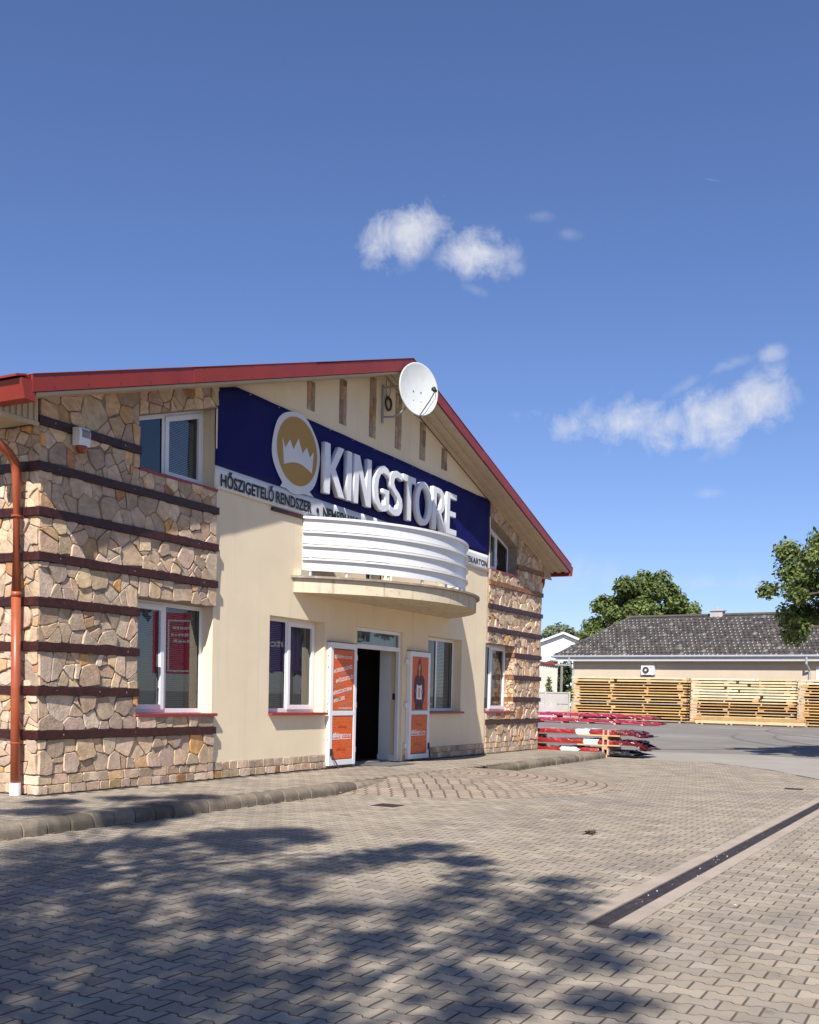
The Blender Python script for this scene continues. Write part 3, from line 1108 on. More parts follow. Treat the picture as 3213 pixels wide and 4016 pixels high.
# dead leaves swept against the kerb, weeds at the far kerb, crumbs
def litter(name, label, cx, cy, z, sx, sy, n, cols, size, kind='stuff'):
    v = MB()
    for _ in range(n):
        x, y = cx + random.gauss(0, sx), cy + random.gauss(0, sy)
        s_ = size * random.uniform(0.5, 1.3)
        M = Matrix.Translation((x, y, z + random.uniform(0.004, 0.03))) @ Matrix.Rotation(random.uniform(0, 6.3), 4, 'Z') @ Matrix.Rotation(random.uniform(-0.7, 0.7), 4, 'X')
        v.add([(-s_, 0, 0), (0, -s_ * 0.45, 0.004), (s_, 0, 0), (0, s_ * 0.45, 0.006)], [(0, 1, 2), (0, 2, 3)], 0, random.choice(cols), M)
    tag(v.build(name, m_deadleaf), label, 'leaf litter', kind=kind)


DEADC = [(0.42, 0.25, 0.10), (0.5, 0.33, 0.14), (0.33, 0.17, 0.07), (0.55, 0.40, 0.2), (0.6, 0.5, 0.3)]
litter('dead_leaves', 'small heap of dry brown leaves at the kerb end by the ramp', 4.75, -1.98, -0.135, 0.28, 0.05, 260, DEADC, 0.03)
litter('leaf_crumbs', 'dry leaf crumbs strewn along the foot of the kerb', 0.6, -1.93, -0.139, 2.6, 0.04, 120, DEADC, 0.014)
litter('fallen_leaves', 'few scattered pale leaves and specks on the paved yard', -1.0, -6.0, -0.139, 3.0, 1.6, 34, [(0.55, 0.5, 0.4), (0.6, 0.55, 0.45), (0.3, 0.22, 0.12)], 0.014)
litter('dry_twig_bits', 'little tuft of dark dry twigs lying alone on the paving', 1.9, -6.22, -0.14, 0.07, 0.03, 40, [(0.05, 0.04, 0.03), (0.08, 0.06, 0.04)], 0.03)
w = MB()
for _ in range(150):
    x = 10.25 + random.gauss(0, 0.35)
    y = -1.90 - abs(random.gauss(0, 0.03))
    h = random.uniform(0.03, 0.11)
    dx, dy = random.gauss(0, 0.03), random.gauss(-0.02, 0.03)
    w.add([(x - 0.006, y, -0.14), (x + 0.006, y, -0.14), (x + dx, y + dy, -0.14 + h)], [(0, 1, 2)], 0, random.choice([(0.10, 0.15, 0.03), (0.16, 0.2, 0.05), (0.3, 0.3, 0.1)]))
tag(w.build('weeds', m_leaf), 'green weeds growing at the foot of the kerb beside the ramp', 'weeds', kind='stuff')

# ================================================================== STORE BUILDING
XC, WX = 8.17, 16.34


def zr(x):
    return 4.726 + 0.3048 * (x if x < XC else WX - x)


store = empty('store_building', (XC, 0, 0), 0, 'cream gabled store building with banded stone corner wings and red roof edges', 'building')
BZ = [0.673 + 0.53 * i for i in range(8)]
BH = 0.102


def grid_wall(mb, x0, x1, z0, z1, y0, y1, holes):
    xs = sorted({x0, x1} | {h[0] for h in holes if x0 < h[0] < x1} | {h[1] for h in holes if x0 < h[1] < x1})
    zs = sorted({z0, z1} | {h[2] for h in holes if z0 < h[2] < z1} | {h[3] for h in holes if z0 < h[3] < z1})
    for a, b_ in zip(xs, xs[1:]):
        for c, d in zip(zs, zs[1:]):
            mx, mz = (a + b_) / 2, (c + d) / 2
            if any(h[0] < mx < h[1] and h[2] < mz < h[3] for h in holes): continue
            mb.box(a, b_, y0, y1, c, d)


# cream middle wall
wall = MB()
HOLES = [(4.71, 6.31, 0.97, 2.515), (7.39, 9.12, 0.0, 2.515), (10.19, 11.79, 0.97, 2.515), (7.65, 8.62, 3.2, 4.13)]
grid_wall(wall, 3.30, 13.04, 0.0, 4.70, 0.05, 0.30, HOLES)
wall.prism([(3.30, 4.70), (13.04, 4.70), (13.04, zr(13.04) - 0.02), (XC, zr(XC) - 0.02), (3.30, zr(3.30) - 0.02)], 0.05, 0.30)
wall.build('wall', m_plaster, store)
# back and side walls, floors
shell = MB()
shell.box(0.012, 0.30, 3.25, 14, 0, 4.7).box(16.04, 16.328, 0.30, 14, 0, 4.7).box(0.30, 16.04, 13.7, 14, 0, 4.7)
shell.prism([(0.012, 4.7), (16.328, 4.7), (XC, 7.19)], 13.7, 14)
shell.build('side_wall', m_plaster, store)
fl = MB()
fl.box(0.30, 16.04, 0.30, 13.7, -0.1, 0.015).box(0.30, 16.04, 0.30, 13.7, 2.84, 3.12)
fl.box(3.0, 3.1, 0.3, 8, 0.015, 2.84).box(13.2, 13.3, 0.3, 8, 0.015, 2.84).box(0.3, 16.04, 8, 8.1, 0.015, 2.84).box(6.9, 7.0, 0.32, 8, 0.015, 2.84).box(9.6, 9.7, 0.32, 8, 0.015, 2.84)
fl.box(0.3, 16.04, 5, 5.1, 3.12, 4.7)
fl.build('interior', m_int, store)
MB().box(7.0, 9.6, 2.6, 2.66, 0.02, 2.83).box(7.0, 7.04, 0.57, 2.6, 0.02, 2.83).box(9.54, 9.599, 0.57, 2.6, 0.02, 2.83).box(7.04, 9.54, 0.57, 2.6, 2.78, 2.83).box(7.04, 9.54, 0.57, 2.6, 0.018, 0.022).build('shade_lining', m_intshade, store)  # lining that paints the dark depth behind the open door

# ---- wings
RNDS = random.Random(11)


def wing(mir):
    mx = (lambda x: WX - x) if mir else (lambda x: x)
    mb = MB()
    holes = [(1.68, 3.30, 0.97, 2.522), (1.68, 3.30, 4.22, 5.6)]
    h2 = [tuple(sorted((mx(h[0]), mx(h[1])))) + (h[2], h[3]) for h in holes]
    a, b_ = sorted((mx(0.012), mx(3.30)))
    grid_wall(mb, a, b_, 0.0, 4.66, 0.012, 0.30, h2)
    # sloped top parts
    def P(pts): return [(mx(x), z) for x, z in pts]
    mb.prism(P([(0.012, 4.66), (1.68, 4.66), (1.68, zr(1.68) - 0.02), (0.012, zr(0.012) - 0.02)]), 0.012, 0.30)
    mb.prism(P([(1.68, 4.895), (3.27, 5.38), (3.30, 5.39), (3.30, zr(3.30) - 0.02), (1.68, zr(1.68) - 0.02)]), 0.012, 0.30)
    MB().prism(P([(3.27, 4.22), (3.299, 4.22), (3.299, 5.38), (3.27, 5.375)]), 0.012, 0.30).build('reveal', m_plaster, store)
    clad = mb.build('stone_cladding', m_mortar, store)
    mapf = lambda u, v, o: (mx(u), 0.012 - o, v)
    R = lambda x0, x1, z0, z1: [(x0, z0), (x1, z0), (x1, z1), (x0, z1)]
    e = 0.004
    regs = [R(e, 3.296, 0.245, BZ[0]), R(e, 1.674, BZ[0] + BH, BZ[1]), R(1.684, 3.296, BZ[0] + BH, 0.945)]
    regs += [R(e, 1.674, BZ[1] + BH, BZ[2]), R(e, 1.674, BZ[2] + BH, BZ[3]), R(e, 1.674, BZ[3] + BH, BZ[4]), R(1.684, 3.296, 2.525, BZ[4])]
    regs += [R(e, 3.296, BZ[4] + BH, BZ[5]), R(e, 3.296, BZ[5] + BH, BZ[6]), R(e, 1.674, BZ[6] + BH, BZ[7]), R(1.674, 3.296, BZ[6] + BH, 4.20)]
    regs += [[(e, BZ[7] + BH), (1.674, BZ[7] + BH), (1.674, zr(1.674) - 0.03), (e, zr(0) - 0.03)]]
    regs += [[(1.674, 4.90), (3.296, 5.392), (3.296, zr(3.296) - 0.03), (1.674, zr(1.674) - 0.03)]]
    for rg in regs:
        big = 0.22 if not mir else 0.185
        lay_stones(rg, clad, mapf, RNDS, 0.04, big * RNDS.uniform(0.85, 1.15), weight=1.0 if not mir else 0.6)
    lay_courses(e, 3.296, [(0.004, 0.118), (0.121, 0.241)], clad, mapf, RNDS, 'base_stone')
    # timber bands
    for i, z in enumerate(BZ):
        x1 = 1.69 if i in (1, 2, 3, 7) else 3.31
        worn = mir and i >= 6
        bb = MB()
        n = 1
        bb.box(mx(-0.030), mx(x1), -0.036, 0.010, z, z + BH)
        for q in range(3):
            sx = 0.3 + q * (x1 - 0.4) / 2.2 + RNDS.uniform(-0.1, 0.1)
            bb.box(mx(sx), mx(sx + 0.012), -0.0385, -0.036, z + 0.045 + RNDS.uniform(-0.01, 0.02), z + 0.062, 1)
        o = bb.build('timber_band', [m_band_worn if worn else m_band, m_screw], store, bevel=0.004)
        if worn: tag(o, 'sun-bleached brown timber band high on the far stone wing')
    return clad


cladL = wing(False)
cladR = wing(True)

# left side wall of stone
mb = MB().box(0.012, 0.30, 0.30, 3.25, 0, 4.7)
cladS = mb.build('stone_cladding', m_mortar, store)
mapS = lambda u, v, o: (0.012 - o, u, v)
edges = [0.245] + [z for q in BZ for z in (q, q + BH)]
for i in range(8):
    z0 = edges[0] if i == 0 else BZ[i - 1] + BH
    lay_stones([(0.004, z0), (3.22, z0), (3.22, BZ[i]), (0.004, BZ[i])], cladS, mapS, RNDS, 0.04, 0.15, weight=0.25)
lay_courses(0.004, 3.22, [(0.004, 0.118), (0.121, 0.241)], cladS, mapS, RNDS, 'base_stone')
for z in BZ[:7]:
    MB().box(-0.0355, 0.010, -0.0345 + 0.001, 3.25, z + 0.001, z + BH - 0.001).build('timber_band', m_band, store, bevel=0.004)
# the reveal of the far wing's ground floor window, clad and banded too
mb = MB().box(14.662, 14.70, 0.0125, 0.245, 0.97, 2.52)
cladV = mb.build('stone_cladding', m_mortar, store)
mapV = lambda u, v, o: (14.661 - o, u, v)
for z0, z1 in ((0.975, BZ[1]), (BZ[1] + BH, BZ[2]), (BZ[2] + BH, BZ[3]), (BZ[3] + BH, 2.52)):
    lay_stones([(0.0, z0), (0.24, z0), (0.24, z1), (0.0, z1)], cladV, mapV, RNDS, 0.04, 0.10, weight=0.2)
for z in BZ[1:4]:
    MB().box(14.63, 14.662, -0.0, 0.243, z + 0.001, z + BH - 0.001).build('timber_band', m_band_worn, store)  # worn brown, with the orange of the sunlit reveal also in its colour
# cream wall's two stone courses
mapC = lambda u, v, o: (u, 0.05 - o, v)
basec = MB().box(3.305, 7.30, 0.045, 0.052, 0, 0.242).box(9.20, 13.03, 0.045, 0.052, 0, 0.242).build('stone_plinth', m_mortar, store)
lay_courses(3.305, 7.30, [(0.004, 0.118), (0.121, 0.241)], basec, mapC, RNDS, 'base_stone')
lay_courses(9.20, 13.03, [(0.004, 0.118), (0.121, 0.241)], basec, mapC, RNDS, 'base_stone')
# six narrow stone strips in the gable
for (a, b_) in ((5.64, 5.87), (6.63, 6.86), (7.65, 7.88), (8.61, 8.85), (9.61, 9.85), (10.58, 10.83)):
    top = min(zr(a), zr(b_)) - 0.03
    st = MB().box(a, b_, 0.046, 0.052, 5.96, top + 0.02).build('stone_strip', m_mortar, store)
    for c in (0, 1):
        u0, u1 = a + c * (b_ - a) / 2, a + (c + 1) * (b_ - a) / 2
        z = 5.96
        while z < top - 0.02:
            l = RNDS.uniform(0.12, 0.34)
            if top - z - l < 0.09: l = top - z
            p = [(u0 + 0.003, z + 0.003), (u1 - 0.003, z + 0.003), (u1 - 0.003, z + l - 0.003), (u0 + 0.003, z + l - 0.003)]
            stone_piece(p, RNDS.uniform(0.006, 0.014), RNDS, mapC, tuple(v * 0.72 for v in stone_tint(RNDS))).build('strip_stone', m_stone, st)
            z += l
# place the stones: the 300 largest in view are parts of their own, the rest one part per face
ALLSTONES.sort(key=lambda s: -s[0])
for i, (sz, mb, par) in enumerate(ALLSTONES[:300]):
    mb.build('stone', m_stone, par)
rest = {}
for sz, mb, par in ALLSTONES[300:]:
    r = rest.setdefault(par.name, (par, MB()))[1]
    o = len(r.v)
    r.v += mb.v
    r.f += [tuple(i + o for i in f) for f in mb.f]
    r.m += mb.m
    r.t += mb.t
for par, r in rest.values():
    tag(r.build('stone', m_stone, par), kind='stuff')

# ---- roof
roof = MB()
Y0R, Y1R = -0.50, 14.3
for mir in (0, 1):
    q = (lambda x: WX - x) if mir else (lambda x: x)
    roof.prism([(q(-0.66), zr(-0.66) + 0.14), (q(XC), zr(XC) + 0.14), (q(XC), zr(XC) + 0.185), (q(-0.66), zr(-0.66) + 0.185)], Y0R, Y1R)
    for s_ in range(24):
        y = Y0R + 0.4 + s_ * 0.6
        roof.prism([(q(-0.66), zr(-0.66) + 0.185), (q(XC), zr(XC) + 0.185), (q(XC), zr(XC) + 0.215), (q(-0.66), zr(-0.66) + 0.215)], y, y + 0.05)
roof = roof.build('roof', m_redmetal, store)
for mir in (0, 1):
    q = (lambda x: WX - x) if mir else (lambda x: x)
    # red verge board, in lengths that overlap
    xs = [-0.60, 2.1, 5.0, XC]
    fb = MB()
    for i, (a, b_) in enumerate(zip(xs, xs[1:])):
        t = 0.004 * (i % 2)
        fb.prism([(q(a), zr(a) - 0.005), (q(b_), zr(b_) - 0.005), (q(b_), zr(b_) + 0.205), (q(a), zr(a) + 0.185)], -0.545 - t, -0.515)
    fb.prism([(q(-0.60), zr(-0.6) + 0.187), (q(XC), zr(XC) + 0.207), (q(XC), zr(XC) + 0.217), (q(-0.60), zr(-0.6) + 0.197)], -0.555, -0.30)
    for q_ in range(17):
        xs_ = -0.3 + q_ * 0.52
        for dz_ in (0.035, 0.165):
            fb.prism([(q(xs_), zr(xs_) + dz_), (q(xs_ + 0.014), zr(xs_) + dz_), (q(xs_ + 0.014), zr(xs_) + dz_ + 0.014), (q(xs_), zr(xs_) + dz_ + 0.014)], -0.5525, -0.5492, 1)
    fb.build('verge_board', [m_redmetal, m_band], roof, bevel=0.003)
    # soffit boards along the rake
    for s_ in range(5):
        ya = -0.513 + s_ * 0.105
        dz = 0.030 if s_ % 2 else 0.0
        MB().prism([(q(-0.52), zr(-0.52) - 0.045 + dz), (q(XC), zr(XC) - 0.045 + dz), (q(XC), zr(XC) - 0.012), (q(-0.52), zr(-0.52) - 0.012)], ya, ya + 0.103).build('soffit_board', m_soffit, roof)
    # boxed eave with ribbed end
    eb = MB()
    eb.prism([(q(-0.56), 4.385), (q(-0.036), 4.385), (q(-0.036), zr(0) - 0.05), (q(-0.56), zr(-0.56) - 0.05)], -0.01, 13.9)
    for s_ in range(6):
        xa = -0.53 + s_ * 0.086
        eb.prism([(q(xa), 4.40), (q(xa + 0.052), 4.40), (q(xa + 0.052), zr(xa) - 0.06), (q(xa), zr(xa) - 0.06)], -0.026, -0.008)
    eb.prism([(q(-0.575), 4.352), (q(-0.037), 4.352), (q(-0.037), 4.395), (q(-0.575), 4.395)], -0.034, 0.0)
    eb.build('boxed_eave', m_soffit, roof)
    # gutter
    gp = [(-0.750, 4.655), (-0.738, 4.655), (-0.690, 4.462), (-0.562, 4.458), (-0.612, 4.66), (-0.600, 4.66), (-0.545, 4.446), (-0.700, 4.450)]
    gt = MB()
    gt.prism([(q(x), z) for x, z in gp], -0.535, 14.2)
    gt.prism([(q(x), z) for x, z in ((-0.752, 4.66), (-0.60, 4.665), (-0.543, 4.444), (-0.702, 4.448))], -0.541, -0.535)
    gt.prism([(q(-0.80), 4.665), (q(-0.66), 4.705), (q(-0.66), 4.725), (q(-0.80), 4.69)], -0.52, 14.25)
    gt.build('gutter', m_redmetal, roof)
# downpipes
for mir in (0, 1):
    q = (lambda x: WX - x) if mir else (lambda x: x)
    pp = MB()
    r = 0.056
    pp.tube([(q(-0.66), 0.24, 4.46), (q(-0.655), 0.24, 4.30), (q(-0.60), 0.24, 4.20), (q(-0.24), 0.24, 4.02), (q(-0.15), 0.24, 3.93), (q(-0.12), 0.24, 3.80), (q(-0.12), 0.24, 2.4)], r, 20)
    pp.tube([(q(-0.12), 0.24, 2.42), (q(-0.12), 0.24, 2.36)], r + 0.004, 20)
    pp.tube([(q(-0.12), 0.24, 2.38), (q(-0.12), 0.24, 0.12)], r - 0.001, 20)
    dp = pp.build('downpipe', m_copper, store, smooth=False)
    for p_ in dp.data.polygons: p_.use_smooth = len(p_.vertices) == 4
    for zc in (3.30, 0.62):
        MB().tube([(q(-0.12), 0.24, zc), (q(-0.12), 0.24, zc + 0.018)], r + 0.005, 20).box(q(-0.065), q(0.01), 0.225, 0.255, zc, zc + 0.02).build('pipe_clamp', m_copper, dp)
    MB().tube([(q(-0.12), 0.24, 0.0), (q(-0.12), 0.24, 0.15)], 0.066, 22).build('pipe_foot', m_white, dp)

# ---- windows
def frame_bars(mb, x0, x1, z0, z1, w, y0, y1, top=None):
    """top(x) gives the height of a sloped head"""
    if top is None:
        mb.box(x0, x1, y0, y1, z0, z0 + w).box(x0, x1, y0, y1, z1 - w, z1)
        mb.box(x0, x0 + w, y0, y1, z0 + w, z1 - w).box(x1 - w, x1, y0, y1, z0 + w, z1 - w)
    else:
        mb.box(x0, x1, y0, y1, z0, z0 + w)
        mb.prism([(x0, top(x0) - w), (x1, top(x1) - w), (x1, top(x1)), (x0, top(x0))], y0, y1)
        mb.prism([(x0, z0 + w), (x0 + w, z0 + w), (x0 + w, top(x0 + w) - w), (x0, top(x0) - w)], y0, y1)
        mb.prism([(x1 - w, z0 + w), (x1, z0 + w), (x1, top(x1) - w), (x1 - w, top(x1 - w) - w)], y0, y1)


def window(x0, x1, z0, z1, mull, sash, y=0.245, top=None, sill=True, blinds=(), curtains=(), label=None, sill_y=-0.03):
    e = 0.002
    x0, x1 = x0 + e, x1 - e
    m = MB()
    tp = (lambda x: top(x) - e) if top else None
    frame_bars(m, x0, x1, z0 + e, z1 - e, 0.062, y, y + 0.052, tp)
    zt = (tp(mull) if top else z1) - 0.06
    m.box(mull - 0.034, mull + 0.034, y + 0.001, y + 0.051, z0 + 0.06, zt)
    w = m.build('window', m_white, store, bevel=0.003)
    if label: tag(w, label)
    for i, (a, b_) in enumerate(((x0 + 0.062, mull - 0.034), (mull + 0.034, x1 - 0.062))):
        za, zb = z0 + 0.062, z1 - 0.062
        tq = (lambda x: top(x) - 0.062) if top else None
        if sash[i]:
            s_ = MB()
            frame_bars(s_, a - 0.016, b_ + 0.016, za - 0.016, zb + 0.016, 0.075, y - 0.018, y + 0.03, (lambda x: top(x) - 0.046) if top else None)
            s_.build('sash', m_white, w, bevel=0.004)
            a, b_, za, zb = a + 0.05, b_ - 0.05, za + 0.05, zb - 0.05
            tq = (lambda x: top(x) - 0.112) if top else None
        g = MB()
        if top: g.add([(a, y + 0.02, za), (b_, y + 0.02, za), (b_, y + 0.02, tq(b_)), (a, y + 0.02, tq(a))], [(0, 1, 2, 3)])
        else: g.add([(a, y + 0.02, za), (b_, y + 0.02, za), (b_, y + 0.02, zb), (a, y + 0.02, zb)], [(0, 1, 2, 3)])
        g.build('pane', m_glass, w)
        # black rubber seal round the glass
        s2 = MB()
        frame_bars(s2, a - 0.001, b_ + 0.001, za - 0.001, zb + 0.001, 0.007, y + 0.010, y + 0.019, (lambda x: tq(x) + 0.001) if top else None)
        s2.build('seal', m_dark, w)
        if i in blinds:
            bl = MB()
            zz = za
            while zz < (tq((a + b_) / 2) if top else zb):
                bl.add([(a, y + 0.085, zz), (b_, y + 0.085, zz), (b_, y + 0.098, zz + 0.020), (a, y + 0.098, zz + 0.020)], [(0, 1, 2, 3)])
                zz += 0.025 if blinds[i] == 'shut' else 0.030
            tag(bl.build('blind', m_blind, w), kind='stuff')
        if i in curtains:
            cu = MB()
            n = 40
            vs = []
            for kx in range(n + 1):
                xx = a + (b_ - a) * kx / n
                yy = y + 0.12 + 0.02 * math.sin(kx * 1.25) + 0.008 * math.sin(kx * 2.9)
                vs += [(xx, yy, za), (xx, yy, zb)]
            cu.add(vs, [(2 * kx, 2 * kx + 2, 2 * kx + 3, 2 * kx + 1) for kx in range(n)])
            cu.build('curtain', m_curtain, w)
    if sill:
        s_ = MB()
        yy = sill_y
        s_.prism([(x0 - 0.01, z0 - 0.028), (x1 + 0.03, z0 - 0.028), (x1 + 0.03, z0 + 0.0), (x0 - 0.01, z0 + 0.0)], yy, y - 0.001)
        s_.box(x0 - 0.01, x1 + 0.03, yy - 0.006, yy - 0.0005, z0 - 0.042, z0 + 0.0)
        s_.build('window_sill', m_sill, w, bevel=0.003)
    return w


SL = lambda a, b_: (lambda x: a + b_ * x)
window(1.68, 3.30, 0.972, 2.522, 2.48, (1, 0), blinds={0: 'shut', 1: 'open'}, label='near stone wing ground floor window with grey blinds drawn', sill_y=-0.035)
window(1.68, 3.27, 4.22, 5.38, 2.42, (0, 1), top=SL(4.895 - 1.68 * 0.305, 0.305), blinds={1: 'shut'}, sill_y=-0.01, label='near stone wing upper window with sloped head')
window(4.71, 6.31, 0.972, 2.515, 5.46, (0, 1), blinds={0: 'open'}, curtains={1: 1}, label='cream wall window to the left of the entrance')
window(10.19, 11.79, 0.972, 2.515, 10.96, (0, 0), label='cream wall window behind the right door leaf', blinds={1: 'open'})
window(WX - 3.30, WX - 1.68, 0.972, 2.522, 13.72, (0, 1), curtains={1: 1}, label='far stone wing ground floor window', sill_y=-0.035)
window(WX - 3.27, WX - 1.68, 4.22, 5.38, 13.95, (1, 0), top=SL(4.895 + (WX - 1.68) * 0.305, -0.305), blinds={}, sill_y=-0.01, label='far stone wing upper window with sloped head')
window(7.65, 8.62, 3.2, 4.13, 8.15, (0, 0), sill=False, label='glazed balcony door seen through the railing')
# a pair of white boxes standing behind the window right of the entrance
bx = empty('stacked_boxes', (10.9, 0.62, 0.015), 0, 'white boxes stacked inside the window behind the right door leaf', 'box')
for i, z in enumerate((1.02, 1.25)):
    MB().box(10.45, 11.5, 0.5, 0.8, z, z + 0.22).build('box', m_whitewrap, bx)
MB().box(10.45, 11.5, 0.5, 0.8, 0.015, 1.02).build('cabinet', m_dark, bx)

# ---- entrance
door = MB()
yf = 0.10
door.box(7.392, 7.452, yf, yf + 0.07, 0.0, 2.513).box(9.058, 9.118, yf, yf + 0.07, 0.0, 2.513)
door.box(7.452, 9.058, yf, yf + 0.07, 2.45, 2.513).box(7.452, 9.058, yf, yf + 0.07, 2.135, 2.215)
dframe = door.build('door_frame', m_white, store, bevel=0.003)
MB().add([(7.452, yf + 0.03, 2.215), (9.058, yf + 0.03, 2.215), (9.058, yf + 0.03, 2.45), (7.452, yf + 0.03, 2.45)], [(0, 1, 2, 3)]).build('pane', m_glass, dframe)
MB().box(7.46, 9.05, yf + 0.12, yf + 0.13, 2.2, 2.5).build('transom_backing', m_blind, dframe)
MB().box(7.83, 7.96, yf + 0.024, yf + 0.028, 2.27, 2.41).build('sticker', m_dark, dframe)
# white side panel inside the doorway, with switch and intercom
vp = MB().box(9.121, 9.17, 0.171, 0.56, 0.0, 2.84).box(7.34, 7.389, 0.171, 0.56, 0.0, 2.84).box(7.39, 9.12, 0.301, 0.56, 2.3, 2.84).build('vestibule_panel', m_white, store)
MB().box(9.105, 9.12, 0.31, 0.36, 1.21, 1.30).build('light_switch', m_white, vp)
MB().box(9.10, 9.12, 0.19, 0.25, 1.20, 1.32).build('intercom', m_dark, vp)
MB().box(9.085, 9.12, 0.17, 0.56, 0.0, 0.12).build('skirting', m_white, vp)
mat_ = MB().slab([(7.60, -0.55), (8.62, -0.55), (8.62, 0.05), (7.60, 0.05)], 0.004, 0.016).build('door_mat', MAT('grey_mat', (0.12, 0.115, 0.11), 0.95, var=0.2, bump=0.004, bscale=150))
tag(mat_, 'flat dark grey doormat lying before the open entrance', 'doormat')

FR = -0.036        # face of the leaves, folded flat against the wall


def leaf(x0, x1, z0, z1, label):
    m = MB()
    w = 0.088
    m.box(x0, x0 + w, FR, 0.046, z0, z1).box(x1 - w, x1, FR, 0.046, z0, z1)
    m.box(x0 + w, x1 - w, FR + 0.0005, 0.0455, z0, z0 + 0.095).box(x0 + w, x1 - w, FR + 0.0005, 0.0455, z1 - 0.10, z1).box(x0 + w, x1 - w, FR + 0.0005, 0.0455, 0.915, 1.0)
    o = m.build('door_leaf', m_white, store, bevel=0.004)
    tag(o, label)
    MB().box(x0 - 0.002, x1 + 0.002, FR + 0.004, 0.05, z1 + 0.001, z1 + 0.012).build('weather_seal', m_dark, o)
    return o, x0 + w, x1 - w


U, V = (1, 0, 0), (0, 0, 1)
lL, a0, a1 = leaf(6.388, 7.262, 0.045, 2.185, 'left door leaf folded back, with white slogans on orange')
lR, b0, b1 = leaf(9.285, 10.155, 0.035, 2.165, 'right door leaf folded back, with a picture of a person')
PY = FR + 0.012


def poster(par, x0, x1, z0, z1):
    MB().box(x0 - 0.004, x1 + 0.004, PY - 0.001, PY + 0.012, z0 - 0.004, z1 + 0.004).build('seal', m_dark, par)
    return MB().box(x0, x1, PY - 0.003, PY + 0.008, z0, z1).build('orange_panel', m_orangeposter, par)


for par, x0, x1 in ((lL, a0, a1), (lR, b0, b1)):
    ztop = 2.06 if par is lL else 2.055
    poster(par, x0 + 0.004, x1 - 0.004, 1.012, ztop)
    poster(par, x0 + 0.004, x1 - 0.004, 0.155, 0.903)
    rp = random.Random(5)
    ghost = MB()
    for z0, z1 in ((1.03, 2.04), (0.17, 0.89)):
        z = z0
        while z < z1 - 0.03:
            xx = x0 + 0.02
            while xx < x1 - 0.1:
                l = rp.uniform(0.04, 0.14)
                if rp.random() < 0.55: ghost.add([(xx, PY - 0.0034, z), (xx + l, PY - 0.0034, z), (xx + l, PY - 0.0034, z + 0.008), (xx, PY - 0.0034, z + 0.008)], [(0, 1, 2, 3)])
                xx += l + rp.uniform(0.03, 0.12)
            z += rp.uniform(0.035, 0.06)
    ghost.build('faint_print', m_posterdark, par)


def txt(par, s, x, z, w, h, m, bold=0.0, tilt=0.0, yy=PY - 0.0045, name='lettering'):
    ud = Vector((math.cos(tilt), 0, math.sin(tilt)))
    vd = Vector((-math.sin(tilt), 0, math.cos(tilt)))
    return text_on(name, s, (x, yy, z), ud, vd, w, h, m, par, bold)


tl = 0.16
txt(lL, '#king', a0 + 0.05, 1.915, 0.30, 0.075, m_white_print, 0.02)
txt(lL, 'store', a0 + 0.36, 1.915, 0.26, 0.075, m_white_print, 0.0)
for s, dx, z, w in (('#CSEREPESLEMEZ', 0.03, 1.655, 0.62), ('#HŐSZIGETELÉS', 0.10, 1.485, 0.58), ('#ERESZCSATORNA', 0.02, 1.275, 0.63), ('#FESTÉKEK', 0.04, 1.145, 0.38)):
    txt(lL, s, a0 + dx, z, w, 0.06, m_white_print, 0.025, tl)
for s, dx, z, w in (('#trapézlemez', 0.24, 1.61, 0.40), ('#homlokzat', 0.03, 1.395, 0.36), ('#szigetelés', 0.34, 1.275, 0.30), ('#glettelés', 0.22, 1.075, 0.42)):
    txt(lL, s, a0 + dx, z, w, 0.048, m_postergrey, 0.012, tl)
txt(lL, 'www.kingstore.hu', a0 + 0.20, 1.035, 0.44, 0.032, m_white_print, 0.012)
for par, xa, w in ((lL, a0, 1.0), (lR, b0, 1.0)):
    txt(par, '#king', xa + 0.02, 0.535, 0.33, 0.085, m_white_print, 0.03, name='lettering')
    txt(par, 'store', xa + 0.36, 0.535, 0.27, 0.085, m_white_print, 0.0)
    MB().box(xa + 0.02, xa + 0.63, PY - 0.0045, PY - 0.003, 0.500, 0.512).build('underline', m_white_print, par)
    txt(par, '#king', xa + 0.20, 0.70, 0.28, 0.05, m_posterdark, 0.012)
    txt(par, '#king', xa + 0.16, 0.30, 0.30, 0.05, m_posterdark, 0.012)
txt(lL, '#king', a0 + 0.02, 1.21, 0.25, 0.045, m_posterdark, 0.01)


# printed person with clipboard on the right leaf
def flat(par, name, pts, m, lift):
    y = PY - 0.0035 - lift
    return MB().prism(pts, y, y + 0.0004).build(name, m, par)


def ell(cx, cz, rx, rz, n=22):
    return [(cx + rx * math.cos(2 * math.pi * i / n), cz + rz * math.sin(2 * math.pi * i / n)) for i in range(n)]


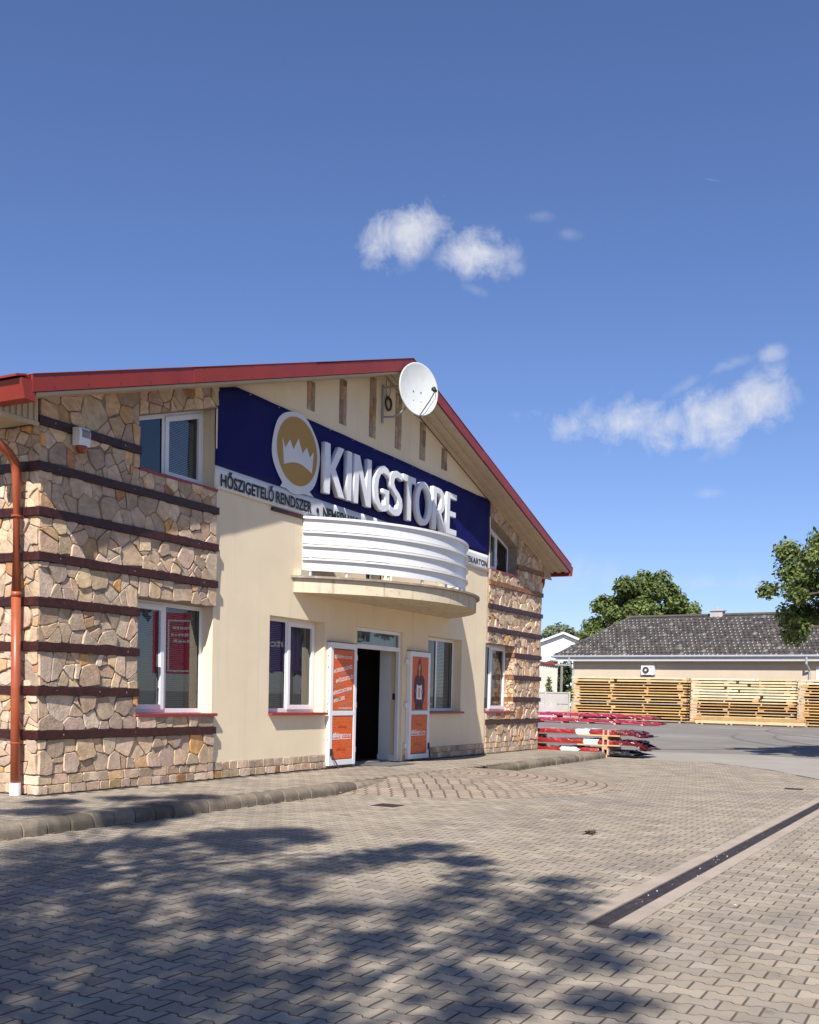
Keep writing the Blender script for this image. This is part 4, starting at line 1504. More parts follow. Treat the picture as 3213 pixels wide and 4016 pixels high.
pc = (b0 + b1) / 2 - 0.03
flat(lR, 'printed_hair', ell(pc, 1.90, 0.075, 0.105), m_hair, 0.001)
flat(lR, 'printed_hair', [(pc - 0.10, 1.70), (pc - 0.02, 1.66), (pc + 0.10, 1.70), (pc + 0.085, 1.92), (pc - 0.08, 1.92)], m_hair, 0.0012)
flat(lR, 'printed_hair', ell(pc + 0.02, 2.015, 0.035, 0.03), m_hair, 0.001)
flat(lR, 'printed_jacket', [(pc - 0.20, 1.16), (pc - 0.23, 1.32), (pc - 0.205, 1.62), (pc - 0.15, 1.69), (pc - 0.03, 1.72), (pc + 0.03, 1.72), (pc + 0.15, 1.69), (pc + 0.22, 1.62), (pc + 0.245, 1.32), (pc + 0.20, 1.18), (pc + 0.17, 1.15), (pc - 0.16, 1.14)], m_maroon, 0.0015)
flat(lR, 'printed_trousers', [(pc - 0.155, 1.02), (pc - 0.165, 1.16), (pc + 0.17, 1.17), (pc + 0.16, 1.02), (pc + 0.015, 1.02), (pc + 0.0, 1.10), (pc - 0.015, 1.02)], m_navy, 0.0013)
flat(lR, 'printed_neck', [(pc - 0.028, 1.70), (pc, 1.665), (pc + 0.028, 1.70), (pc + 0.025, 1.80), (pc - 0.025, 1.80)], m_skin, 0.0018)
flat(lR, 'printed_face', ell(pc, 1.865, 0.050, 0.072), m_skin, 0.0021)
flat(lR, 'printed_fringe', [(pc - 0.055, 1.87), (pc - 0.03, 1.915), (pc + 0.03, 1.922), (pc + 0.055, 1.87), (pc + 0.05, 1.945), (pc - 0.05, 1.945)], m_hair, 0.0024)
for sx in (-1, 1):
    flat(lR, 'printed_eye', ell(pc + sx * 0.02, 1.872, 0.008, 0.005, 10), m_navy, 0.0024)
    flat(lR, 'printed_hand', ell(pc + sx * 0.118, 1.385, 0.032, 0.045, 12), m_skin, 0.0029)
flat(lR, 'printed_mouth', [(pc - 0.02, 1.832), (pc, 1.822), (pc + 0.02, 1.832), (pc, 1.828)], m_white_print, 0.0024)
flat(lR, 'printed_clipboard', [(pc - 0.11, 1.225), (pc + 0.115, 1.215), (pc + 0.115, 1.51), (pc - 0.11, 1.51)], m_white_print, 0.0026)
flat(lR, 'printed_clip', [(pc - 0.06, 1.495), (pc + 0.07, 1.495), (pc + 0.06, 1.53), (pc - 0.05, 1.53)], m_navy, 0.003)
flat(lR, 'printed_form', [(pc - 0.03, 1.26), (pc + 0.03, 1.26), (pc + 0.03, 1.45), (pc - 0.03, 1.45)], m_postergrey, 0.003)
# hardware of the leaves
for z in (0.30, 1.10, 1.95):
    MB().box(9.20, 9.285, 0.0, 0.035, z - 0.05, z + 0.05).build('hinge', m_white, lR)
    MB().box(7.262, 7.34, 0.0, 0.035, z - 0.05, z + 0.05).build('hinge', m_white, lL)
for z in (0.5, 1.0, 1.12, 1.35, 1.75, 1.95):
    MB().box(6.385, 6.388, 0.0, 0.016, z - 0.018, z + 0.018).build('lock_point', m_dark, lL)
MB().tube([(10.11, FR, 1.13), (10.11, FR - 0.05, 1.13), (10.02, FR - 0.06, 1.13)], 0.011, 8).box(10.09, 10.13, FR - 0.008, FR, 1.04, 1.2).build('handle', m_white, lR)
for par, x, dx in ((lL, 6.44, 0.05), (lR, 10.13, -0.16)):
    MB().bar((x, FR - 0.01, 0.26), (x + dx, FR - 0.14, 0.012), 0.022, 0.018).box(x - 0.03, x + 0.03, FR - 0.02, FR, 0.22, 0.34).build('door_stop', m_dark, par)

# ---- balcony
bal = MB()
AC_, AH, AS = 8.245, 2.915, 1.6


def arc(half, sag, y0=0.049, n=40):
    Rr = (half * half + sag * sag) / (2 * sag)
    a0_ = math.asin(half / Rr)
    return [(AC_ + Rr * math.sin(t), y0 - (Rr * math.cos(t) - Rr + sag)) for t in [-a0_ + 2 * a0_ * i / n for i in range(n + 1)]]


bal.slab(arc(AH, AS), 2.936, 3.165)
balc = bal.build('balcony', m_plaster_dirty, store)
MB().slab(arc(AH + 0.07, AS + 0.065), 3.168, 3.205).build('balcony_cap', MAT('weathered_flashing', (0.27, 0.22, 0.18), 0.7, var=0.3, vscale=8, stain=((0.5, 0.45, 0.38), 5, 0.55, 0.15, 0.6)), balc)
MB().box(5.34, 5.55, -0.10, 0.049, 3.206, 3.30).build('kerb_block', m_plaster_dirty, balc)


def curved(path, th, z0, z1, name, m, parent):
    """a board that follows a plan path: th thick towards the outside"""
    n = len(path)
    outer = []
    for i, p in enumerate(path):
        q0, q1 = path[max(i - 1, 0)], path[min(i + 1, n - 1)]
        dx, dy = q1[0] - q0[0], q1[1] - q0[1]
        l = math.hypot(dx, dy)
        outer.append((p[0] + dy / l * th, p[1] - dx / l * th))
    v, f = [], []
    for (p, o) in zip(path, outer):
        v += [(p[0], p[1], z0), (o[0], o[1], z0), (o[0], o[1], z1), (p[0], p[1], z1)]
    for i in range(n - 1):
        a = 4 * i
        for q in range(4):
            f.append((a + q, a + (q + 1) % 4, a + 4 + (q + 1) % 4, a + 4 + q))
    f += [(3, 2, 1, 0), (4 * n - 4, 4 * n - 3, 4 * n - 2, 4 * n - 1)]
    return MB().add(v, f).build(name, m, parent)


railing = MB()
RP = arc(2.66, 1.36)
for i in range(0, 41, 5):
    p = RP[min(max(i, 1), 39)]
    railing.box(p[0] - 0.02, p[0] + 0.02, p[1] + 0.003, p[1] + 0.04, 3.205, 4.125)
rl = railing.build('railing', m_rail, balc)
for i in range(4):
    zb = 3.315 + i * 0.222
    curved(RP, 0.018, zb, zb + 0.169 + (0.008 if i == 3 else 0), 'railing_board', m_rail, rl)
    curved(arc(2.66, 1.36), 0.064, zb + 0.170 - (0.0 if i < 3 else -0.008), zb + 0.202 - (0.0 if i < 3 else -0.016), 'railing_bar', m_rail, rl)
MB().box(4.69, 11.8, 0.012, 0.049, 4.150, 4.205).build('timber_band', m_band, store)

# ================================================================== BANNER AND SIGN
banner = empty('banner', (XC, 0.02, 4.24), 0, 'wide blue and white advertising banner with gold crown emblem stretched across the gable', 'banner')
BYY = 0.018


def wave(x, z):
    return BYY + 0.010 * math.sin(x * 2.1 + z * 3) * math.sin(z * 4.2 + x) - 0.004 * math.sin(x * 7.3 - z * 5)


def sheet(name, x0, x1, zb, zt, m, nx=90, nz=10):
    v, f = [], []
    for i in range(nx + 1):
        x = x0 + (x1 - x0) * i / nx
        for j in range(nz + 1):
            z = zb(x) + (zt(x) - zb(x)) * j / nz
            v.append((x, wave(x, z), z))
    for i in range(nx):
        for j in range(nz):
            a = i * (nz + 1) + j
            f.append((a, a + nz + 1, a + nz + 2, a + 1))
    o = MB().add(v, f).build(name, m, banner, smooth=True)
    so = o.modifiers.new('solid', 'SOLIDIFY')
    so.thickness = 0.003
    so.offset = -1
    return o


sp = lambda x: 4.565 - 0.0075 * (x - 3.24)
sheet('blue_field', 3.25, 13.02, sp, lambda x: min(5.81 - 0.008 * (x - 3.25), zr(x) - 0.06), m_blue, 110, 14)
sheet('white_strip', 3.25, 13.02, lambda x: 4.245 - 0.0125 * (x - 3.24), lambda x: sp(x) - 0.001, m_strip, 110, 5)
# emblem
ec = (5.305, 5.19)


def plate(name, pts, m, lift):
    bm = bmesh.new()
    vs = [bm.verts.new((x, BYY - lift, z)) for x, z in pts]
    bm.faces.new(vs)
    bmesh.ops.triangulate(bm, faces=bm.faces[:])
    r = bmesh.ops.extrude_face_region(bm, geom=bm.faces[:])
    for e in r['geom']:
        if isinstance(e, bmesh.types.BMVert): e.co.y += 0.0015
    me = bpy.data.meshes.new(name)
    bm.to_mesh(me)
    bm.free()
    me.materials.append(m)
    return link_mesh(name, me, banner)


ring = []
for i in range(48):
    t = 2 * math.pi * i / 48
    r = 0.68 + 0.012 * math.sin(6 * t)
    ring.append((ec[0] + r * math.cos(t), ec[1] - 0.03 + r * 0.965 * math.sin(t)))
plate('emblem_ring', ring, m_strip, 0.016)
plate('emblem_tail', [(ec[0] - 0.36, 4.66), (ec[0] - 0.44, 4.553), (ec[0] + 0.52, 4.546), (ec[0] + 0.36, 4.63)], m_strip, 0.0145)
plate('emblem_disc', [(ec[0] + 0.02 + 0.575 * math.cos(2 * math.pi * i / 56), ec[1] + 0.545 * math.sin(2 * math.pi * i / 56)) for i in range(56)], m_gold, 0.019)
cr = [(-0.44, 0.12), (-0.36, -0.03), (-0.235, 0.125), (-0.13, -0.01), (0.005, 0.195), (0.13, -0.02), (0.245, 0.105), (0.345, -0.045), (0.455, 0.075), (0.41, -0.29)]
cr += [(0.41 - 0.8 * i / 12, -0.29 + 0.09 * math.sin(math.pi * i / 12)) for i in range(1, 13)]
plate('crown', [(ec[0] + 0.03 + x, ec[1] + 0.02 + z) for x, z in reversed(cr)], m_strip, 0.022)
# strip lettering
text_on('lettering', 'HŐSZIGETELŐ', (3.38, 0.001, 4.290), (1, 0, -0.006), V, 1.32, 0.170, m_black, banner, 0.03)
text_on('lettering', 'RENDSZER', (4.757, 0.001, 4.286), (1, 0, -0.006), V, 1.015, 0.172, m_black, banner, 0.03)
plate('bullet', [(5.945 + 0.04 * math.cos(i / 8 * math.pi), 4.350 + 0.045 * math.sin(i / 8 * math.pi)) for i in range(16)], m_black, 0.018)
text_on('lettering', 'NEMESVAKOLAT', (6.11, 0.001, 4.264), (1, 0, -0.006), V, 1.56, 0.172, m_black, banner, 0.03)
plate('bullet', [(7.86 + 0.04 * math.cos(i / 8 * math.pi), 4.335 + 0.045 * math.sin(i / 8 * math.pi)) for i in range(16)], m_black, 0.018)
text_on('lettering', 'GIPSZKARTON', (11.42, 0.001, 4.235), (1, 0, -0.003), V, 1.49, 0.12, m_black, banner, 0.03)
# eyelets along the edge
ey = MB()
for i in range(14):
    x = 3.31 + i * 0.745
    ey.lathe([(0.0, 0), (0.012, 0)], (0, 0, 0), 8, M=Matrix.Translation((x, 0.004, 4.275 - 0.0125 * (x - 3.24))) @ Matrix.Rotation(math.pi / 2, 4, 'X'))
    zt = min(5.81 - 0.008 * (x - 3.25), zr(x) - 0.06) - 0.03
    ey.lathe([(0.0, 0), (0.012, 0)], (0, 0, 0), 8, M=Matrix.Translation((x, 0.004, zt)) @ Matrix.Rotation(math.pi / 2, 4, 'X'))
ey.build('eyelet', m_steel, banner)

sign = empty('store_sign', (8.5, -0.06, 4.65), 0, 'raised white three-dimensional store name letters mounted over the blue banner', 'sign')
LZ, LH = 4.655, 0.835
LY0, LY1 = -0.090, -0.012


def slim(pts, d):
    """every edge of a closed outline moved inwards by d"""
    if area(pts) < 0: pts = pts[::-1]
    n, out = len(pts), []
    for i in range(n):
        p0, p1, p2 = pts[i - 1], pts[i], pts[(i + 1) % n]
        a = (p1[0] - p0[0], p1[1] - p0[1])
        b_ = (p2[0] - p1[0], p2[1] - p1[1])
        la, lb = math.hypot(*a), math.hypot(*b_)
        na, nb = (-a[1] / la, a[0] / la), (-b_[1] / lb, b_[0] / lb)
        k_ = 1 + na[0] * nb[0] + na[1] * nb[1]
        k_ = max(k_, 0.35)
        out.append((p1[0] + (na[0] + nb[0]) * d / k_, p1[1] + (na[1] + nb[1]) * d / k_))
    return out


def letter(ch, outer, holes=(), label=None):
    ox = [p[0] for p in outer]
    b0_, b1_ = min(ox), max(ox)
    d = 0.026
    outer, holes = slim(outer, d), [slim(h, -d) for h in holes]
    nx_ = [p[0] for p in outer]
    ny_ = [p[1] for p in outer]
    fx = lambda p: (b0_ + (p[0] - min(nx_)) * (b1_ - b0_) / (max(nx_) - min(nx_)), (p[1] - min(ny_)) * LH / (max(ny_) - min(ny_)))
    outer, holes = [fx(p) for p in outer], [[fx(p) for p in h] for h in holes]
    cu = bpy.data.curves.new('letter', 'CURVE')
    cu.dimensions = '2D'
    cu.fill_mode = 'BOTH'
    cu.extrude = (LY1 - LY0) / 2
    cu.bevel_depth = 0.004
    cu.bevel_resolution = 0
    for pts in [outer] + list(holes):
        sp_ = cu.splines.new('POLY')
        sp_.points.add(len(pts) - 1)
        for p, (x, y) in zip(sp_.points, pts): p.co = (x, y, 0, 1)
        sp_.use_cyclic_u = True
    t = bpy.data.objects.new('letter', cu)
    COL.objects.link(t)
    dg = bpy.context.evaluated_depsgraph_get()
    me = bpy.data.meshes.new_from_object(t.evaluated_get(dg))
    bpy.data.objects.remove(t)
    M = Matrix(((1, 0, 0, 0), (0, 0, -1, (LY0 + LY1) / 2), (0, 1, 0, LZ), (0, 0, 0, 1)))
    me.transform(M)
    me.materials.clear()
    me.materials.append(m_letter)
    o = link_mesh('letter', me, sign)
    o['label'] = 'raised white letter ' + ch
    return o


H = LH
wst = 0.195


def stroke(path, w):
    L_, R_ = [], []
    for i, p in enumerate(path):
        q0, q1 = path[max(i - 1, 0)], path[min(i + 1, len(path) - 1)]
        d = math.hypot(q1[0] - q0[0], q1[1] - q0[1])
        nx, ny = -(q1[1] - q0[1]) / d, (q1[0] - q0[0]) / d
        L_.append((p[0] + nx * w / 2, p[1] + ny * w / 2))
        R_.append((p[0] - nx * w / 2, p[1] - ny * w / 2))
    return L_ + R_[::-1]


def sh(pts, x0): return [(x + x0, y) for x, y in pts]


letter('K', sh([(0, 0), (.19, 0), (.19, .36), (.40, 0), (.63, 0), (.345, .445), (.60, H), (.39, H), (.19, .50), (.19, H), (0, H)], 6.0))
letter('I', sh([(0, 0), (.145, 0), (.145, H), (0, H)], 6.71))
letter('N', sh([(0, 0), (.175, 0), (.175, .52), (.385, 0), (.585, 0), (.585, H), (.41, H), (.41, .33), (.20, H), (0, H)], 6.945))
gpath = [(0.50, 0.655), (0.47, 0.715), (0.40, 0.745), (0.32, 0.735), (0.22, 0.68), (0.145, 0.58), (0.105, 0.44), (0.115, 0.30), (0.16, 0.18), (0.24, 0.105), (0.33, 0.085), (0.405, 0.105), (0.455, 0.15)]
gl_ = stroke([(0.545, 0.66), (0.46, 0.715), (0.36, 0.745), (0.27, 0.725), (0.185, 0.655), (0.125, 0.55), (0.10, 0.42), (0.115, 0.28), (0.165, 0.175), (0.245, 0.105), (0.33, 0.09), (0.44, 0.115)], 0.185)
letter('G', sh([(0.555, 0.585), (0.575, 0.745), (0.50, 0.805), (0.37, H + 0.005), (0.24, 0.81), (0.11, 0.70), (0.03, 0.56), (0, 0.41), (0.02, 0.25), (0.085, 0.11), (0.19, 0.02), (0.32, -0.005), (0.45, 0.02), (0.57, 0.075), (0.57, 0.44), (0.31, 0.44), (0.31, 0.31), (0.395, 0.31), (0.395, 0.175), (0.33, 0.155), (0.265, 0.185), (0.215, 0.26), (0.195, 0.41), (0.215, 0.54), (0.27, 0.63), (0.36, 0.665), (0.47, 0.645)], 7.62))
letter('S', sh([(0.475, 0.63), (0.50, 0.775), (0.40, 0.82), (0.27, H + 0.003), (0.13, 0.80), (0.04, 0.72), (0.015, 0.61), (0.05, 0.49), (0.16, 0.40), (0.28, 0.33), (0.325, 0.255), (0.295, 0.185), (0.22, 0.16), (0.12, 0.175), (0.035, 0.215), (0.0, 0.065), (0.10, 0.015), (0.24, -0.005), (0.38, 0.02), (0.475, 0.10), (0.51, 0.225), (0.48, 0.36), (0.37, 0.46), (0.25, 0.525), (0.205, 0.59), (0.225, 0.65), (0.30, 0.68), (0.395, 0.665)], 8.20))
letter('T', sh([(0.15, 0), (0.34, 0), (0.34, 0.68), (0.49, 0.68), (0.49, H), (0, H), (0, 0.68), (0.15, 0.68)], 8.735))
oo = [(0.345 + 0.345 * math.cos(2 * math.pi * i / 36), 0.4175 + 0.42 * math.sin(2 * math.pi * i / 36)) for i in range(36)]
oi = [(0.345 + 0.165 * math.cos(2 * math.pi * i / 28), 0.4175 + 0.265 * math.sin(2 * math.pi * i / 28)) for i in range(28)]
letter('O', sh(oo, 9.24), (sh(oi, 9.24),))
letter('R', sh([(0, 0), (.185, 0), (.185, .30), (.22, .30), (.36, 0), (.57, 0), (.39, .345), (.48, .42), (.515, .55), (.505, .66), (.45, .765), (.36, .82), (.25, H), (0, H)], 9.985), (sh([(.185, .43), (.25, .43), (.31, .47), (.33, .565), (.31, .65), (.25, .69), (.185, .69)], 9.985),))
letter('E', sh([(0, 0), (.475, 0), (.475, .15), (.185, .15), (.185, .345), (.43, .345), (.43, .49), (.185, .49), (.185, .685), (.46, .685), (.46, H), (0, H)], 10.60))

# ================================================================== DISH, SIREN
DC = Vector((7.98, -0.78, 6.795))
dn = Vector((-0.43, -0.88, 0.05)).normalized()
dr = dn.cross(Vector((0, 0, 1))).normalized() * -1
du = dr.cross(dn) * -1
if du.z < 0: du = -du
DM = Matrix(((dr.x, du.x, dn.x, DC.x), (dr.y, du.y, dn.y, DC.y), (dr.z, du.z, dn.z, DC.z), (0, 0, 0, 1)))
dish = empty('satellite_dish', tuple(DC), 0, 'large round white satellite dish mounted below the gable peak', 'satellite dish')
mb = MB()
n = 44
prof = [(0.0, -0.070), (0.12, -0.066), (0.24, -0.052), (0.36, -0.024), (0.435, 0.0), (0.452, 0.006), (0.462, 0.0), (0.462, -0.022), (0.45, -0.026), (0.36, -0.042), (0.2, -0.075), (0.0, -0.09)]
vs, fs = [], []
for r, z in prof:
    for j in range(n):
        t = 2 * math.pi * j / n
        vs.append((r * math.cos(t) * 0.93, r * math.sin(t) * 1.03, z))
for i in range(len(prof) - 1):
    for j in range(n):
        fs.append((i * n + j, i * n + (j + 1) % n, (i + 1) * n + (j + 1) % n, (i + 1) * n + j))
mb.add(vs, fs, M=DM)
for sx in (-0.085, 0.085):
    for sy in (-0.03, -0.20):
        mb.box(sx - 0.008, sx + 0.008, sy - 0.008, sy + 0.008, -0.064, -0.052, 1, M=DM)
mb.build('reflector', [m_dish, m_dark], dish, smooth=True)
MB().tube([DM @ Vector(p) for p in ((0, -0.50, -0.06), (0.0, -0.47, 0.02), (0.0, -0.30, 0.30), (0.0, -0.16, 0.48))], 0.014, 8).build('feed_arm', m_greymetal, dish)
MB().tube([DM @ Vector(p) for p in ((0, -0.155, 0.47), (0, -0.11, 0.43))], [0.035, 0.045], 14).tube([DM @ Vector(p) for p in ((0, -0.17, 0.50), (0, -0.14, 0.46))], 0.026, 12).build('receiver_head', m_dark, dish)
MB().tube([DM @ Vector(p) for p in ((0.01, -0.17, 0.49), (0.06, -0.27, 0.40), (0.03, -0.38, 0.26), (0.05, -0.45, 0.12), (0.0, -0.5, -0.02), (0.0, -0.42, -0.16))], 0.005, 6).build('cable', m_dark, dish)
MB().tube([(8.12, 0.05, 6.42), (8.13, -0.18, 6.40), (8.08, -0.4, 6.47), (7.99, -0.66, 6.62)], 0.02, 8).tube([(8.12, 0.05, 6.95), (8.07, -0.4, 6.93), (7.99, -0.68, 6.84)], 0.02, 8).bar((8.10, 0.03, 6.30), (8.10, 0.03, 7.0), 0.05, 0.02).build('bracket', m_greymetal, dish)
coil = MB()
for q in range(7):
    r = 0.11 + 0.012 * random.uniform(-1, 1.5)
    cx, cz = 8.27 + random.uniform(-0.014, 0.014), 6.69 + random.uniform(-0.014, 0.014)
    coil.tube([(cx + r * 0.85 * math.cos(t), 0.03 - 0.012 * q * 0.5, cz + r * math.sin(t)) for t in [2 * math.pi * i / 20 for i in range(21)]], 0.006, 5, caps=False)
coil.tube([(8.24, 0.03, 6.8), (8.18, 0.02, 6.95), (8.2, 0.02, 7.12)], 0.006, 5).tube([(8.30, 0.03, 6.8), (8.36, 0.02, 6.95), (8.34, 0.02, 7.08)], 0.006, 5)
tag(coil.build('cable_coil', m_dark), 'coil of dark cable hanging on the gable wall behind the satellite dish', 'cable')

siren = empty('alarm_siren', (0.56, -0.036, 4.2), 0, 'white alarm siren box with amber lamp underneath on the near stone wing', 'alarm siren')
sb = MB()
prof = [(4.235, -0.055), (4.235, -0.155), (4.40, -0.17), (4.45, -0.15), (4.455, -0.04), (4.235, -0.04)]
vs = [(0.47, y, z) for z, y in prof] + [(0.65, y, z) for z, y in prof]
nq = len(prof)
sb.add(vs, [tuple(range(nq)), tuple(range(2 * nq - 1, nq - 1, -1))] + [(i, i + nq, (i + 1) % nq + nq, (i + 1) % nq) for i in range(nq)])
sb.build('housing', m_white, siren, bevel=0.006)
for i in range(9):
    z = 4.335 + i * 0.011
    MB().box(0.505, 0.635, -0.1745 + (z - 4.4) * (-0.09 if z < 4.4 else 0.38), -0.16, z, z + 0.0045).build('louvre_slot', m_dark, siren)
lp = MB()
lp.lathe([(0.0, -0.085), (0.04, -0.08), (0.062, -0.06), (0.072, -0.02), (0.072, 0.0), (0.0, 0.0)], (0.56, -0.10, 4.236), 18)
lp.build('amber_lamp', MAT('amber_plastic', (0.26, 0.05, 0.012), 0.25, coat=0.5), siren, smooth=True)

# ================================================================== YARD: lumber, sheet bundles
WOODS = [(0.58, 0.355, 0.14), (0.60, 0.40, 0.18), (0.52, 0.28, 0.10), (0.62, 0.46, 0.25), (0.56, 0.335, 0.12), (0.43, 0.26, 0.11), (0.37, 0.28, 0.19)]
PALE = [(0.70, 0.57, 0.36), (0.66, 0.52, 0.31), (0.72, 0.61, 0.42), (0.60, 0.44, 0.23)]
ULUM = MB()


def plank_meshes(L, h, d, cols):
    return [MB().box(-d / 2, d / 2, -L / 2, L / 2, 0, h, 0, c).mesh('plank', m_wood) for c in cols]


def lumber(label, x, y0, y1, zb, seed, top_pale, stick_out, layers=16, depth=4):
    """a stack of sawn boards lying along Y, layers parted by cross sticks"""
    r = random.Random(seed)
    yc, L = (y0 + y1) / 2, y1 - y0
    t = empty('lumber_stack', (x + 0.6, yc, zb), 0, label, 'lumber stack', 'lumber stacks in front of the beige house')
    sets = {}
    z = zb + 0.10
    pitch = 0.182
    for ly in range(layers):
        pale = ly >= layers - top_pale
        h = 0.118 if pale else r.choice((0.062, 0.07, 0.078))
        key = (pale, h)
        if key not in sets: sets[key] = plank_meshes(1.0, h, 0.30, PALE if pale else WOODS)
        lead = stick_out.get(ly, 0)
        # the front boards may be two lengths butted
        segs = [(y0, y1)]
        if pale and r.random() < 0.7:
            c1 = r.uniform(y0 + L * 0.3, y0 + L * 0.7)
            segs = [(y0, c1 - 0.12), (c1 + 0.12, y1)]
        for dpt in range(depth):
            for sa, sb_ in (segs if dpt == 0 else [(y0, y1)]):
                jit = r.uniform(-0.18, 0.18)
                o = bpy.data.objects.new('plank', r.choice(sets[key]))
                COL.objects.link(o)
                ll = sb_ - sa + (lead if sb_ == y1 else 0)
                o.location = (x + 0.15 + dpt * 0.32 + r.uniform(-0.015, 0.015), (sa + sb_) / 2 + jit * 0.4 + (lead / 2 if sb_ == y1 else 0), z)
                o.scale = (1, ll, 1)
                adopt(o, t)
        z += h
        gap = pitch - h
        if ly < layers - 1:
            for q in range(4):
                yy = y0 + 0.35 + (L - 0.7) * q / 3 + r.uniform(-0.2, 0.2)
                w = r.choice((0.08, 0.1, 0.28, 0.36))
                me = MB().box(-0.0, 1.08, -w / 2, w / 2, 0, gap, 0, r.choice(WOODS)).mesh('spacer', m_wood)
                o = link_mesh('spacer', me, None, Matrix.Translation((x + 0.03 + r.uniform(-0.05, 0.03), yy, z)))
                adopt(o, t)
        z += gap
    for ly in range(5):  # solid back row added to keep light from showing through the gaps
        hh = (z - zb - 0.2) / 5
        link_mesh('plank', MB().box(-0.1, 0.1, -L / 2 + 0.1, L / 2 - 0.1, 0, hh - 0.01, 0, (0.30, 0.19, 0.08)).mesh('plank', m_wood), None, Matrix.Translation((x + 1.38, yc, zb + 0.1 + ly * hh)))
        adopt(COL.objects[-1], t)
    for q in range(4):
        yy = y0 + 0.4 + (L - 0.8) * q / 3
        link_mesh('bearer', MB().box(0, 1.1, -0.06, 0.06, 0, 0.10, 0, (0.45, 0.33, 0.2)).mesh('bearer', m_wood), None, Matrix.Translation((x, yy, zb)))
        adopt(COL.objects[-1], t)
    return t


lumber('lumber stack of yellow boards, lowest layers sticking out beside the concrete fence', 59.3, 6.55, 14.3, ROAD, 1, 2, {0: 0.9, 1: 1.3, 2: 1.1, 3: 0.5})
lumber('lumber stack with pale wide boards on top, middle one of the three', 59.9, -0.05, 6.38, ROAD, 2, 8, {0: 0.3})
lumber('lumber stack cut by the frame edge, in front of the house downpipe', 60.6, -6.6, -0.22, ROAD, 3, 2, {})
bd = empty('beam_bundle', (58.6, 3.0, ROAD), 0, 'low bundle of long yellow beams on the ground before the middle lumber stack', 'beams')
for i in range(2):
    for j in range(2):
        MB().box(58.2 + i * 0.22, 58.4 + i * 0.22, -0.9 + j * 0.1, 5.7 - j * 0.2, ROAD + 0.10 + j * 0.19, ROAD + 0.28 + j * 0.19, 0, random.choice(WOODS)).build('beam', m_wood, bd)
for q in range(4):
    MB().box(58.15, 58.7, -0.2 + q * 1.8, -0.08 + q * 1.8, ROAD, ROAD + 0.10, 0, (0.4, 0.28, 0.16)).build('bearer', m_wood, bd)


def wrinkled(name, x0, x1, y0, y1, z0, z1, m, parent, droop=0.0, seed=0, amp=0.012, taper=0.0):
    """a long film-wrapped slab along Y with slack in its skin; droops towards y0"""
    r = random.Random(seed)
    nY, prof = 46, [(0, 0), (0, 0.5), (0.02, 1), (0.25, 1.0), (0.5, 1.0), (0.75, 1.0), (0.98, 1), (1, 0.5), (1, 0)]
    n = len(prof)
    v, f = [], []
    for i in range(nY + 1):
        s_ = i / nY
        y = y0 + (y1 - y0) * s_
        dz = -droop * max(0, 1 - s_ / 0.34) ** 1.6
        tp = 1 - taper * max(0, 1 - s_ / 0.25)
        for q, (a, b_) in enumerate(prof):
            zz = z0 + (z1 - z0) * b_ * tp + dz
            v.append((x0 + (x1 - x0) * a + r.gauss(0, amp), y + (r.gauss(0, amp * 4) if 0 < i < nY else r.gauss(0, amp * 9)), zz + r.gauss(0, amp) * (b_ > 0)))
    for i in range(nY):
        for q in range(n):
            f.append((i * n + q, i * n + (q + 1) % n, (i + 1) * n + (q + 1) % n, (i + 1) * n + q))
    f += [tuple(range(n)), tuple(range((nY + 1) * n - 1, nY * n - 1, -1))]
    return MB().add(v, f).build(name, m, parent, smooth=False)


GRP = 'red roof sheet bundles piled at the building corner'
SX0, SX1 = 16.55, 17.55
for i, (zb, yend, lab) in enumerate(((-0.085, -1.6, 'lowest bundle of red roof sheets, on the ground at the building corner'), (0.13, -2.72, 'middle bundle of red roof sheets, its dark end drooping'), (0.375, -2.65, 'topmost bundle of red roof sheets with flapping dark red end'))):
    t = empty('roof_sheet_bundle', (17.0, 0.5, zb), 0, lab, 'sheet bundle', GRP)
    yb = -1.95 if i else -1.55
    wrinkled('red_sheets', SX0, SX1, yb, 3.4, zb + 0.045, zb + 0.155, m_redsheet, t, 0, 3 + i, 0.006)
    MB().box(SX0 - 0.03, SX1, yb + 0.2, 3.2, zb + 0.012, zb + 0.044).build('under_sheet', m_greysheet, t)
    if i:
        wrinkled('drooping_end', SX0 + 0.02, SX1 - 0.02, yend, yb + 0.02, zb + 0.04, zb + 0.15, m_darksheet, t, 0.13 if i == 1 else 0.05, 30 + i, 0.013, 0.75)
    else:
        wrinkled('dark_end', SX0 + 0.03, SX1, -2.5, yb + 0.0, zb + 0.03, zb + 0.10, m_dark, t, 0.03, 40, 0.013, 0.8)
    # white paper wrap and tape
    ya = -0.95 - 0.22 * (i == 1) + 0.35 * (i == 0)
    wrinkled('white_wrap', SX0 - 0.014, SX1 + 0.01, ya - 0.36, ya, zb + 0.036, zb + 0.168, m_whitewrap, t, 0, 50 + i, 0.005)
    # timber under the bundle
    for q, yy in enumerate((-1.72, 0.3, 2.3)):
        MB().box(SX0 - 0.05, SX1 + 0.05, yy - 0.07, yy + 0.07, zb - 0.075 if i else ROAD, zb + 0.011, 0, random.choice(WOODS)).build('bearer', m_wood, t)
    MB().box(SX0 - 0.045, SX0 + 0.025, -2.1 if i else -1.5, -1.0, zb + 0.0125, zb + 0.043, 0, WOODS[1]).build('edge_board', m_wood, t)
    MB().box(SX0 - 0.045, SX0 + 0.02, 0.2, 1.6, zb + 0.0125, zb + 0.043, 0, WOODS[3]).build('edge_board', m_wood, t)
    for yy in (-1.80, -1.68):
        MB().box(SX0 - 0.056, SX1 + 0.05, yy - 0.02, yy + 0.02, zb + 0.008, zb + 0.172).build('strap', m_strap, t)

